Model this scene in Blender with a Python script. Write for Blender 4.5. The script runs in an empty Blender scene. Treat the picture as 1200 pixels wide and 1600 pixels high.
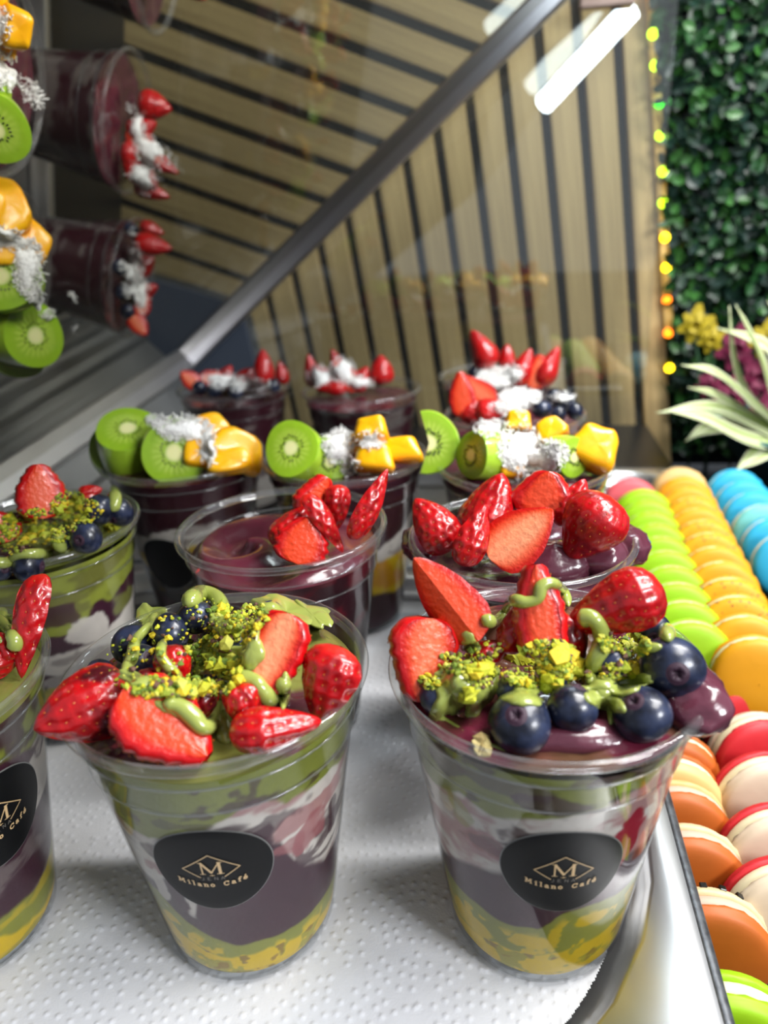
import bpy, math, random
import numpy as np
from mathutils import Vector, Matrix, noise as mnoise
from mathutils.bvhtree import BVHTree
random.seed(7); rng = np.random.RandomState(7)
PI = math.pi
S = bpy.context.scene
COL = S.collection

# ------------------------------------------------------------------ camera
FPX = 1154.73
PITCH, ROLL, YAW, CAMZ = 0.3876746, -0.0516052, -0.0078909, 0.2419884
def cam_basis():
    a, b, c = PITCH, ROLL, YAW
    f = np.array([math.sin(c)*math.cos(a), math.cos(c)*math.cos(a), -math.sin(a)])
    r = np.array([math.cos(c), -math.sin(c), 0.0]); u = np.cross(r, f)
    return r*math.cos(b)+u*math.sin(b), -r*math.sin(b)+u*math.cos(b), f
CR, CU, CF = cam_basis()
CC = np.array([0, 0, CAMZ])
cd = bpy.data.cameras.new('camera'); cam = bpy.data.objects.new('camera', cd); COL.objects.link(cam)
M = Matrix.Identity(4)
for i in range(3):
    M[i][0], M[i][1], M[i][2], M[i][3] = CR[i], CU[i], -CF[i], CC[i]
cam.matrix_world = M
cd.sensor_fit = 'HORIZONTAL'; cd.sensor_width = 36; cd.lens = 36*FPX/1200
cd.clip_start = 0.01; cd.clip_end = 50
cd.dof.use_dof = True; cd.dof.focus_distance = 0.26; cd.dof.aperture_fstop = 10.5
S.camera = cam

# ------------------------------------------------------------------ world, lights, exposure
def srgb(*c):
    if len(c) == 1: c = c[0]
    o = []
    for v in c[:3]:
        v = v/255
        o.append(v/12.92 if v <= .04045 else ((v+.055)/1.055)**2.4)
    return tuple(o)
W = bpy.data.worlds.new('room_light'); S.world = W; W.use_nodes = True
W.node_tree.nodes['Background'].inputs[0].default_value = (.80, .88, 1, 1)
W.node_tree.nodes['Background'].inputs[1].default_value = .43
def area(name, loc, target, sx, sy, power, color=(1, 1, 1)):
    d = bpy.data.lights.new(name, 'AREA'); d.shape = 'RECTANGLE'; d.size = sx; d.size_y = sy; d.energy = power; d.color = color
    o = bpy.data.objects.new(name, d); COL.objects.link(o); o.location = loc
    o.rotation_euler = (Vector(target)-Vector(loc)).to_track_quat('-Z', 'Y').to_euler()
    return o
area('ceiling_panel_light', (.62, .12, 1.25), (0, .38, 0), .6, .4, 15, (1, .985, .96))
area('ceiling_strip_light', (.50, .40, .85), (.05, .50, .05), .06, .5, 9.0, (1, .99, .97))
area('wall_fill_light', (.80, -.45, .74), (-.02, .75, .18), .4, .25, 14, (.96, .98, 1))  # added fill lamp, set where it brightens the slatted wall past the tilted glass
S.view_settings.view_transform = 'Standard'; S.view_settings.look = 'None'
S.view_settings.gamma = 1; S.view_settings.exposure = 0.0; S.view_settings.use_curve_mapping = False
try:
    S.cycles.transparent_max_bounces = 24; S.cycles.max_bounces = 10; S.cycles.caustics_reflective = False; S.cycles.caustics_refractive = False
    S.cycles.sample_clamp_indirect = 4
except Exception: pass

# ------------------------------------------------------------------ helpers
def ray(u, v):
    d = CR*(u-600)/FPX-CU*(v-800)/FPX+CF
    return CC, d
def hit(u, v, n, c):
    C, d = ray(u, v); n = np.array(n, float)
    return C+(c-n@C)/(n@d)*d
def at(u, v, z): return hit(u, v, (0, 0, 1), z)
def proj(P):
    d = np.atleast_2d(P)-CC; z = d@CF
    return 600+FPX*(d@CR)/z, 800-FPX*(d@CU)/z
def rt(P):
    return np.clip((P-np.floor(P)), 0, 1)
def vnoise(P):
    P = np.asarray(P, float); i = np.floor(P).astype(np.int64); f = P-i; f = f*f*(3-2*f)
    def h(x, y, z):
        n = (x*374761393+y*668265263+z*2147483647+1013904223) & 0xffffffff
        n = ((n ^ (n >> 13))*1274126177) & 0xffffffff
        return ((n ^ (n >> 16)) & 0xffff)/65535.0
    x, y, z = i[..., 0], i[..., 1], i[..., 2]; fx, fy, fz = f[..., 0], f[..., 1], f[..., 2]
    def L(a, b, t): return a+(b-a)*t
    return L(L(L(h(x, y, z), h(x+1, y, z), fx), L(h(x, y+1, z), h(x+1, y+1, z), fx), fy),
             L(L(h(x, y, z+1), h(x+1, y, z+1), fx), L(h(x, y+1, z+1), h(x+1, y+1, z+1), fx), fy), fz)
def fbm(P, o=4):
    P = np.asarray(P, float); s = 0; a = .5
    for k in range(o): s = s+a*vnoise(P*(2**k)+k*17.3); a *= .5
    return s/(1-.5**o)
def tag(o, label=None, cat=None, group=None, kind=None):
    if label: o['label'] = label
    if cat: o['category'] = cat
    if group: o['group'] = group
    if kind: o['kind'] = kind
    return o
def link(name, me, parent=None):
    o = bpy.data.objects.new(name, me); COL.objects.link(o)
    if parent is not None: o.parent = parent
    return o
def mesh(name, V, F, mat, smooth=True, cols=None):
    me = bpy.data.meshes.new(name)
    V = np.asarray(V, float)
    me.from_pydata(V.tolist(), [], F if isinstance(F, list) else F.tolist())
    if mat: me.materials.append(mat)
    if smooth: me.polygons.foreach_set('use_smooth', np.ones(len(me.polygons), bool))
    if cols is not None:
        a = me.color_attributes.new('Col', 'FLOAT_COLOR', 'POINT')
        c = np.ones((len(V), 4)); c[:, :3] = cols; a.data.foreach_set('color', c.ravel())
    me.update()
    return me
def mk(name, V, F, mat, parent=None, smooth=True, cols=None):
    return link(name, mesh(name, V, F, mat, smooth, cols), parent)
def empty(name, loc, rz=0):
    o = bpy.data.objects.new(name, None); COL.objects.link(o); o.location = loc; o.rotation_euler = (0, 0, rz); o.empty_display_size = .01
    return o
def grid_faces(nr, nc, wrap=False, off=0):
    r = np.arange(nr-1)[:, None]; c = np.arange(nc if wrap else nc-1)[None, :]; c2 = (c+1) % nc
    a = r*nc+c; b = r*nc+c2; d = (r+1)*nc+c; e = (r+1)*nc+c2
    return np.stack([a+0*b, b+0*a, e, d], -1).reshape(-1, 4)+off
def lathe(prof, n=64):
    prof = np.asarray(prof, float); t = np.linspace(0, 2*PI, n, endpoint=False)
    V = np.stack([prof[:, :1]*np.cos(t), prof[:, :1]*np.sin(t), prof[:, 1:]+0*t], -1).reshape(-1, 3)
    return V, grid_faces(len(prof), n, True)
BOXF = [[0, 3, 2, 1], [4, 5, 6, 7], [0, 1, 5, 4], [1, 2, 6, 5], [2, 3, 7, 6], [3, 0, 4, 7]]
def boxv(c, X, Y, Z):
    c, X, Y, Z = map(np.array, (c, X, Y, Z))
    return np.array([c+sx*X+sy*Y+sz*Z for sz in (-1, 1) for sx, sy in ((-1, -1), (1, -1), (1, 1), (-1, 1))])
def join(parts):
    Vs, Fs, n = [], [], 0
    for V, F in parts:
        Vs.append(np.asarray(V, float)); Fs += [[i+n for i in f] for f in (F if isinstance(F, list) else F.tolist())]; n += len(V)
    return np.concatenate(Vs), Fs
def bevel(o, w, seg=2):
    m = o.modifiers.new('bevel', 'BEVEL'); m.width = w; m.segments = seg; m.limit_method = 'ANGLE'; m.harden_normals = False
def unit(v): v = np.asarray(v, float); return v/np.linalg.norm(v)
def tube(pts, rad, n=10, cap=True, flat=1.0):
    pts = np.asarray(pts, float); rad = np.asarray(rad, float)*np.ones(len(pts))
    T = np.gradient(pts, axis=0); T /= np.linalg.norm(T, axis=1)[:, None]+1e-12
    up = np.array([0, 0, 1.]); V = []
    nrm = np.cross(T[0], up); nrm = unit(nrm if np.linalg.norm(nrm) > .1 else np.cross(T[0], [0, 1, 0]))
    for p, t, r in zip(pts, T, rad):
        nrm = unit(nrm-t*(nrm@t)); b = np.cross(t, nrm)
        a = np.linspace(0, 2*PI, n, endpoint=False)
        V.append(p+r*(np.cos(a)[:, None]*nrm+np.sin(a)[:, None]*b*flat))
    V = np.concatenate(V); F = grid_faces(len(pts), n, True).tolist()
    if cap: F += [list(range(n))[::-1], list(range(len(V)-n, len(V)))]
    return V, F
def catmull(P, k=8):
    P = np.asarray(P, float); Q = np.vstack([2*P[0]-P[1], P, 2*P[-1]-P[-2]]); out = []
    for i in range(1, len(Q)-2):
        for t in np.linspace(0, 1, k, endpoint=False):
            out.append(.5*((2*Q[i])+(-Q[i-1]+Q[i+1])*t+(2*Q[i-1]-5*Q[i]+4*Q[i+1]-Q[i+2])*t*t+(-Q[i-1]+3*Q[i]-3*Q[i+1]+Q[i+2])*t**3))
    out.append(P[-1]); return np.array(out)

# ------------------------------------------------------------------ materials
def mat(name, col=(.5, .5, .5), rough=.5, metal=0, spec=.5, sss=0, sss_r=(1, .3, .2), sss_s=.003, coat=0, attr=False, noise=None, bump=None, emit=None, speck=None):
    m = bpy.data.materials.new(name); m.use_nodes = True; nt = m.node_tree; b = nt.nodes['Principled BSDF']
    b.inputs['Base Color'].default_value = (*col, 1); b.inputs['Roughness'].default_value = rough; b.inputs['Metallic'].default_value = metal
    b.inputs['Specular IOR Level'].default_value = spec
    if sss: b.inputs['Subsurface Weight'].default_value = sss; b.inputs['Subsurface Radius'].default_value = sss_r; b.inputs['Subsurface Scale'].default_value = sss_s
    if coat: b.inputs['Coat Weight'].default_value = coat; b.inputs['Coat Roughness'].default_value = .06
    tc = nt.nodes.new('ShaderNodeTexCoord')
    src = None
    if attr:
        a = nt.nodes.new('ShaderNodeVertexColor'); a.layer_name = 'Col'; src = a.outputs[0]
    if noise:
        sc, c2, lo, hi = noise
        n = nt.nodes.new('ShaderNodeTexNoise'); n.inputs['Scale'].default_value = sc; n.inputs['Detail'].default_value = 5
        nt.links.new(tc.outputs['Object'], n.inputs['Vector'])
        r = nt.nodes.new('ShaderNodeValToRGB'); r.color_ramp.elements[0].position = lo; r.color_ramp.elements[1].position = hi
        nt.links.new(n.outputs[0], r.inputs[0])
        mx = nt.nodes.new('ShaderNodeMix'); mx.data_type = 'RGBA'; nt.links.new(r.outputs[0], mx.inputs[0])
        mx.inputs[6].default_value = (*col, 1); mx.inputs[7].default_value = (*c2, 1)
        if src: nt.links.new(src, mx.inputs[6])
        src = mx.outputs[2]
    if speck:
        sc, c2, th = speck
        n = nt.nodes.new('ShaderNodeTexVoronoi'); n.inputs['Scale'].default_value = sc; nt.links.new(tc.outputs['Object'], n.inputs['Vector'])
        r = nt.nodes.new('ShaderNodeMath'); r.operation = 'LESS_THAN'; r.inputs[1].default_value = th; nt.links.new(n.outputs['Distance'], r.inputs[0])
        mx = nt.nodes.new('ShaderNodeMix'); mx.data_type = 'RGBA'; nt.links.new(r.outputs[0], mx.inputs[0])
        mx.inputs[6].default_value = (*col, 1); mx.inputs[7].default_value = (*c2, 1)
        if src: nt.links.new(src, mx.inputs[6])
        src = mx.outputs[2]
    if src: nt.links.new(src, b.inputs['Base Color'])
    if bump:
        sc, st, dist = bump
        n = nt.nodes.new('ShaderNodeTexNoise'); n.inputs['Scale'].default_value = sc; n.inputs['Detail'].default_value = 3
        nt.links.new(tc.outputs['Object'], n.inputs['Vector'])
        bp = nt.nodes.new('ShaderNodeBump'); bp.inputs['Strength'].default_value = st; bp.inputs['Distance'].default_value = dist
        nt.links.new(n.outputs[0], bp.inputs['Height']); nt.links.new(bp.outputs[0], b.inputs['Normal'])
    if emit:
        b.inputs['Emission Color'].default_value = (*emit[0], 1); b.inputs['Emission Strength'].default_value = emit[1]
    return m
def clear_mat(name, tint=(.985, .99, .99), ior=1.45, rough=.03, haze=0.0, gain=1.0, hazecol=(.9, .9, .9)):
    m = bpy.data.materials.new(name); m.use_nodes = True; nt = m.node_tree; nt.nodes.clear()
    out = nt.nodes.new('ShaderNodeOutputMaterial'); tr = nt.nodes.new('ShaderNodeBsdfTransparent'); gl = nt.nodes.new('ShaderNodeBsdfGlossy')
    tr.inputs[0].default_value = (*tint, 1); gl.inputs['Roughness'].default_value = rough
    geo = nt.nodes.new('ShaderNodeNewGeometry'); mp = nt.nodes.new('ShaderNodeMapRange')
    mp.inputs['To Min'].default_value = ior; mp.inputs['To Max'].default_value = 1/ior
    nt.links.new(geo.outputs['Backfacing'], mp.inputs['Value'])
    fr = nt.nodes.new('ShaderNodeFresnel'); nt.links.new(mp.outputs[0], fr.inputs['IOR'])
    g = nt.nodes.new('ShaderNodeMath'); g.operation = 'MULTIPLY'; g.use_clamp = True; g.inputs[1].default_value = gain; nt.links.new(fr.outputs[0], g.inputs[0])
    mx = nt.nodes.new('ShaderNodeMixShader'); nt.links.new(g.outputs[0], mx.inputs[0]); nt.links.new(tr.outputs[0], mx.inputs[1]); nt.links.new(gl.outputs[0], mx.inputs[2])
    last = mx.outputs[0]
    if haze:
        df = nt.nodes.new('ShaderNodeBsdfDiffuse'); df.inputs[0].default_value = (*hazecol, 1)
        m2 = nt.nodes.new('ShaderNodeMixShader'); m2.inputs[0].default_value = haze; nt.links.new(last, m2.inputs[1]); nt.links.new(df.outputs[0], m2.inputs[2]); last = m2.outputs[0]
    nt.links.new(last, out.inputs[0]); return m
M_cup = clear_mat('clear_plastic', rough=.035, gain=.65)
M_inner = clear_mat('clear_plastic_inner', ior=1.18, rough=.08)
M_rim = clear_mat('clear_plastic_rim', tint=(.93, .94, .94), rough=.08, haze=.03, gain=1.6)
M_fill = mat('dessert_layers', rough=.5, attr=True, bump=(300, .3, .0006), spec=.2)
M_top = mat('dessert_surface', rough=.22, attr=True, bump=(160, .35, .0012), coat=.5)
M_skin = mat('strawberry_skin', srgb(196, 10, 18), rough=.3, coat=.45, attr=True, sss=.08, sss_r=(1, .08, .05), sss_s=.0015, bump=(330, .45, .0009))
M_flesh = mat('strawberry_flesh', rough=.36, attr=True, coat=.22, sss=.12, sss_r=(1, .2, .1), sss_s=.002, bump=(520, .5, .0009))
M_seed = mat('strawberry_seed', srgb(186, 96, 34), rough=.35)
M_blue = mat('blueberry_skin', srgb(13, 16, 30), rough=.3, noise=(130, srgb(52, 62, 92), .40, .78), bump=(500, .2, .0005), coat=.15)
M_bluein = mat('blueberry_calyx', srgb(52, 26, 44), rough=.6)
M_kiwi = mat('kiwi_flesh', rough=.3, attr=True, coat=.3, sss=.25, sss_r=(.5, 1, .2), sss_s=.004, bump=(180, .3, .001))
M_kseed = mat('kiwi_seed', srgb(22, 18, 14), rough=.3)
M_mango = mat('mango_flesh', srgb(250, 186, 6), rough=.3, coat=.3, sss=.25, sss_r=(1, .6, .1), sss_s=.004, noise=(60, srgb(245, 150, 8), .4, .8), bump=(150, .3, .001))
M_coco = mat('coconut', srgb(250, 249, 245), rough=.8, spec=.2, sss=.3, sss_r=(1, 1, 1), sss_s=.002, bump=(700, .8, .0015))
M_cream = mat('pistachio_cream', srgb(150, 160, 78), rough=.2, coat=.55, sss=.15, sss_r=(.8, .9, .3), sss_s=.003, bump=(90, .2, .001))
M_crumb = mat('pistachio_crumb', rough=.7, attr=True, bump=(900, .5, .0005))
M_stick = mat('sticker_black', srgb(12, 13, 15), rough=.45, spec=.15)
M_gold = mat('sticker_gold', srgb(224, 190, 140), rough=.4)
M_grey = mat('sticker_grey', srgb(128, 122, 114), rough=.5)
M_edge = mat('sticker_edge', srgb(120, 120, 118), rough=.3)
M_steel = mat('brushed_steel', (.80, .80, .80), rough=.36, metal=1, bump=(60, .05, .001), noise=(20, (.68, .68, .69), .3, .8))
M_steeld = mat('dark_steel', (.34, .345, .34), rough=.42, metal=.9, bump=(60, .05, .001))
M_rail = mat('rail_steel', (.36, .35, .37), rough=.36, metal=1)
M_bluegrey = mat('blue_grey_panel', srgb(62, 70, 84), rough=.5)
M_edged = mat('pan_edge_steel', (.20, .21, .225), rough=.38, metal=.8, noise=(300, (.06, .06, .065), .3, .8))
M_paper = mat('paper_towel', srgb(224, 225, 229), rough=.85, spec=.2, bump=(1300, .25, .0004))
M_black = mat('black_plastic', srgb(14, 15, 17), rough=.35)
M_felt = mat('black_felt', srgb(16, 20, 28), rough=.9)
def wood_mat():
    m = mat('oak_veneer', srgb(150, 126, 84), rough=.5); nt = m.node_tree; b = nt.nodes['Principled BSDF']
    tc = nt.nodes.new('ShaderNodeTexCoord'); mp = nt.nodes.new('ShaderNodeMapping'); mp.inputs['Scale'].default_value = (260, 260, 7)
    n = nt.nodes.new('ShaderNodeTexNoise'); n.inputs['Scale'].default_value = 1; n.inputs['Detail'].default_value = 6
    r = nt.nodes.new('ShaderNodeValToRGB'); r.color_ramp.elements[0].color = (*srgb(212, 182, 128), 1); r.color_ramp.elements[1].color = (*srgb(168, 140, 94), 1)
    r.color_ramp.elements[0].position = .3; r.color_ramp.elements[1].position = .75
    nt.links.new(tc.outputs['Object'], mp.inputs[0]); nt.links.new(mp.outputs[0], n.inputs[0]); nt.links.new(n.outputs[0], r.inputs[0]); nt.links.new(r.outputs[0], b.inputs['Base Color'])
    return m
M_wood = wood_mat()
M_leaf = mat('boxwood_leaf', rough=.42, attr=True, spec=.35)
M_pane = clear_mat('glass_pane', tint=(.93, .95, .94), ior=1.5, rough=.01, haze=.012, gain=2.8, hazecol=(.6, .6, .55))
def mirror_mat():
    m = bpy.data.materials.new('tilted_glass'); m.use_nodes = True; nt = m.node_tree; nt.nodes.clear()
    out = nt.nodes.new('ShaderNodeOutputMaterial'); gl = nt.nodes.new('ShaderNodeBsdfGlossy'); gl.inputs[0].default_value = (.74, .73, .68, 1); gl.inputs['Roughness'].default_value = .012
    df = nt.nodes.new('ShaderNodeBsdfDiffuse'); df.inputs[0].default_value = (.10, .10, .09, 1)
    mx = nt.nodes.new('ShaderNodeMixShader'); mx.inputs[0].default_value = .10; nt.links.new(gl.outputs[0], mx.inputs[1]); nt.links.new(df.outputs[0], mx.inputs[2])
    nt.links.new(mx.outputs[0], out.inputs[0]); return m
M_mirror = mirror_mat()

# ------------------------------------------------------------------ setting
MN = np.array([0.615839, -0.042736, -0.786712]); MC = -0.2491759   # tilted glass plane
WN = np.array([0.172855, 0.984947, 0.0]); WC = 0.853494                                            # slatted wall plane
HN = np.array([0.984947, -0.172855, 0.0])
SLEAN = -0.1332991
SD = np.array([0, 0, 1.])*math.cos(SLEAN)+HN*math.sin(SLEAN); SE = HN*math.cos(SLEAN)-np.array([0, 0, 1.])*math.sin(SLEAN)
OFF, SP = 0.144583, 0.0366136
TY = math.radians(9.2); DA = np.array([math.sin(TY), math.cos(TY), 0]); DB = np.array([math.cos(TY), -math.sin(TY), 0])
def ab(a, b, z=0): return DA*a+DB*b+np.array([0, 0, z])

# counter
o = mk('floor', boxv((.1, -.35, -.068), (2.2, 0, 0), (0, 1.6, 0), (0, 0, .010)), BOXF, M_black, smooth=False); tag(o, kind='structure')
# wall: felt backing and slats as parts
wb = mk('wall_back', boxv(WN*(WC+.022)+HN*.15+np.array([0, 0, .37]), HN*.85, WN*.008, (0, 0, .42)), BOXF, M_felt, smooth=False); tag(wb, kind='structure')
led0, led1 = hit(1019, 20, WN, WC-.004), hit(1043, 468, WN, WC-.004)
slat_me = None
for k in range(0, 26):
    ec = OFF-(k-.5)*SP     # centre between gap k and gap k-1
    if k == 0: ec += 0
    wdt = (SP-.0102)/2
    # base point on wall plane with P.SE = ec, centred in height .37
    base = WN*(WC+.007)
    z0 = .37
    # solve along HN and Z: P = base + h*HN + z0*Z ; P.SE = ec
    z = np.array([0, 0, 1.])
    h = (ec-z0*(z@SE)-base@SE)/(HN@SE)
    c = base+h*HN+z0*z
    if slat_me is None:
        slat_me = mesh('slat', boxv((0, 0, 0), (wdt, 0, 0), (0, .007, 0), (0, 0, .43)), BOXF, M_wood, False)
    s = link('slat', slat_me, wb)
    R = Matrix.Identity(4)
    for i in range(3): R[i][0], R[i][1], R[i][2], R[i][3] = SE[i], WN[i], SD[i], c[i]
    s.matrix_world = R; bevel(s, .0008, 1)
# end glass pane
pane_w = WC-.024
pc = WN*pane_w
pr_ = float(hit(1034, 300, WN, pane_w)@HN); pl_e = -.30
pl = mk('window_1', boxv(pc+HN*(pr_+pl_e)/2+np.array([0, 0, .40]), HN*(pr_-pl_e)/2, WN*.0008, (0, 0, .41)), BOXF, M_pane, smooth=False); tag(pl, kind='structure')
# tilted glass (customer side), bounded by rail and bar
def onm(u, v): return hit(u, v, MN, MC)
p_rail0, p_rail1, p_bar0, p_bar1 = onm(-420, 1045), onm(292, 566), onm(320, 535), onm(905, -48)
top1 = p_bar1+unit(p_bar1-onm(600, 260))*.10
updir = unit(np.cross(MN, unit(p_rail1-p_rail0))); updir = updir if updir[2] > 0 else -updir
p_top0 = onm(-260, -260); p_top1 = onm(640, -330)
poly = [p_rail0, p_rail1, top1, p_top1, p_top0]
V = [p for p in poly]+[p-MN*.006 for p in poly]
# mirror pane: extends over the food as one thick sheet
tg = mk('window_2', V, [[0, 1, 2, 3, 4], [9, 8, 7, 6, 5]]+[[i, i+5, (i+1) % 5+5, (i+1) % 5] for i in range(5)], M_mirror, smooth=False); tag(tg, kind='structure')
# steel rail
def bar(name, a, b, X, Y, m, parent=None, bv=.002):
    a, b = np.array(a), np.array(b); d = unit(b-a); X = unit(X-d*(np.array(X)@d)); Yv = unit(np.cross(d, X))
    L = np.linalg.norm(b-a)/2
    o = mk(name, boxv((a+b)/2, X*Y[0], Yv*Y[1], d*L), BOXF, m, parent, smooth=False); bevel(o, bv, 3); return o
J_ = hit(292, 566, WN, WC-.050)
rl = empty('edge_rail', J_)
rl['label'] = 'brushed steel edge rail rising diagonally along the tilted glass'; rl['category'] = 'rail'
def barp(name, a, b, X, Y, m, bv=.002):
    o = bar(name, a, b, X, Y, m, None, bv); o.parent = rl; o.matrix_parent_inverse = Matrix.Translation(rl.location).inverted(); return o
barp('upper_rail', J_, top1, MN, (.0105, .0105), M_rail, .003)
barp('lower_rail', p_rail0+MN*.004, J_+MN*.002, MN, (.008, .010), M_steel)
# corner block of blue-grey sheet at the left end of the wall
wl = np.array([0, 0, 0.])
def wallpt(x, w, z): return HN*x+WN*w+np.array([0, 0, z])
bx_l, bx_r = -.34, wallpt(0, 0, 0)[0]
P_tl, P_r1, P_r2 = hit(330, 470, WN, WC-.03), hit(383, 492, WN, WC-.03), hit(398, 590, WN, WC-.03)
hr = float(P_r1@HN); hz = float(P_r1[2])
V = []
for w in (WC-.032, WC-.002):
    V += [wallpt(hr-.22, w, -.03), wallpt(hr+.012, w, -.03), wallpt(hr+.004, w, hz-.05), wallpt(hr-.002, w, hz-.004), wallpt(hr-.02, w, hz+.006), wallpt(hr-.22, w, hz-.03)]
cb = mk('end_panel', V, [[0, 1, 2, 3, 4, 5], [11, 10, 9, 8, 7, 6]]+[[i, i+6, (i+1) % 6+6, (i+1) % 6] for i in range(6)], M_bluegrey, smooth=False)
tag(cb, 'blue-grey metal end panel in the back corner under the slatted wall', 'panel')
# side ledge of stainless steel between pans and rail, stepped with grooves
side = []
a_pts = [p_rail0, p_rail1]
lo0, lo1 = ab(.06, -.292, .014), ab(.82, -.292, .014)
nst = 14; prof = []
for i in range(nst+1):
    t = i/nst; bulge = [0, .006, .006, 0][i % 4] if i < 12 else 0
    prof.append((t, bulge))
V = []
for (t, bg) in prof:
    for (l, r_) in ((lo0, p_rail0), (lo1, J_)):
        V.append(l*(1-t)+(r_-np.array([.004, 0, .016]))*t+np.array([.4, 0, .9])*bg-np.array([0, 0, .02])*math.sin(PI*t))
F = grid_faces(nst+1, 2)
sl = mk('wall_left', V, F, M_steeld, smooth=False); tag(sl, kind='structure')
so = sl.modifiers.new('solid', 'SOLIDIFY'); so.thickness = .0015; so.offset = -1

dk_ = mk('trim_1', boxv(ab(.752, -.08, .002), DA*.082, DB*.24, (0, 0, .004)), BOXF, M_black, smooth=False); tag(dk_, kind='structure')
# pans (rounded rectangular recessed trays)
def rrect(a0, a1, b0, b1, r, n=8, rf=None):
    out = []
    f = r if rf is None else rf
    for (ca, cb_, s, r) in ((a1-r, b1-r, 0, r), (a0+f, b1-f, 1, f), (a0+f, b0+f, 2, f), (a1-r, b0+r, 3, r)):
        for i in range(n+1):
            t = PI/2*(s+i/n); out.append((ca+r*math.cos(t), cb_+r*math.sin(t)))
    return out
def pan(name, label, a0, a1, b0, b1, grp, rin=.042, rf=None):
    root = empty(name, tuple(ab((a0+a1)/2, (b0+b1)/2, 0)))
    loops = []; n = 8
    def lp(ins, z, r): loops.append([ab(a, b, z) for a, b in rrect(a0+ins, a1-ins, b0+ins, b1-ins, r, n)])
    zt = .011; rf = rf or rin
    lp(.0005, zt-.006, .004); lp(0, zt-.001, .004); lp(.0008, zt, .004)
    fl = .0085; 
    loops.append([ab(a, b, zt) for a, b in rrect(a0+fl*2.2, a1-fl, b0+fl, b1-fl, rin, n, rf)])
    loops.append([ab(a, b, zt-.0012) for a, b in rrect(a0+fl*2.2+.0012, a1-fl-.0012, b0+fl+.0012, b1-fl-.0012, rin-.001, n, rf-.001)])
    loops.append([ab(a, b, zt-.005) for a, b in rrect(a0+fl*2.2+.0025, a1-fl-.0025, b0+fl+.0025, b1-fl-.0025, rin-.002, n, rf-.002)])
    loops.append([ab(a, b, .001) for a, b in rrect(a0+fl*2.2+.006, a1-fl-.006, b0+fl+.006, b1-fl-.006, rin-.004, n, rf-.004)])
    loops.append([ab(a, b, -.0012) for a, b in rrect(a0+fl*2.2+.011, a1-fl-.011, b0+fl+.011, b1-fl-.011, rin-.008, n, rf-.008)])
    V = np.concatenate([np.array(l) for l in loops])-np.array(root.location); nc = len(loops[0])
    F = grid_faces(len(loops), nc, True).tolist(); F.append(list(range(len(V)-nc, len(V)))[::-1])
    o = mk('tray_body', V, F, M_steel, root); 
    o.modifiers.new('solid', 'SOLIDIFY').thickness = .0008
    # dark folded edge bead around the flange
    e = np.array([ab(a, b, zt-.0014) for a, b in rrect(a0-.001, a1+.001, b0-.001, b1+.001, .005, n)])-np.array(root.location)
    e = np.vstack([e, e[:1], e[1:2]])
    Vt, Ft = tube(e, .0026, 8, False)
    mk('folded_edge', Vt, Ft, M_edged, root)
    tag(root, label, 'tray', grp); return root
pan('steel_tray', 'stainless steel tray lined with white paper under the front cups', .085, .452, -.290, .0685, 'steel cup trays', .042, .13)
pan('steel_tray', 'bare stainless steel tray under the back row of coconut cups', .458, .668, -.290, .150, 'steel cup trays', .03)
pr = boxv(ab(.397, .109, -.012), DA*.055, DB*.036, (0, 0, .006))

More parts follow.
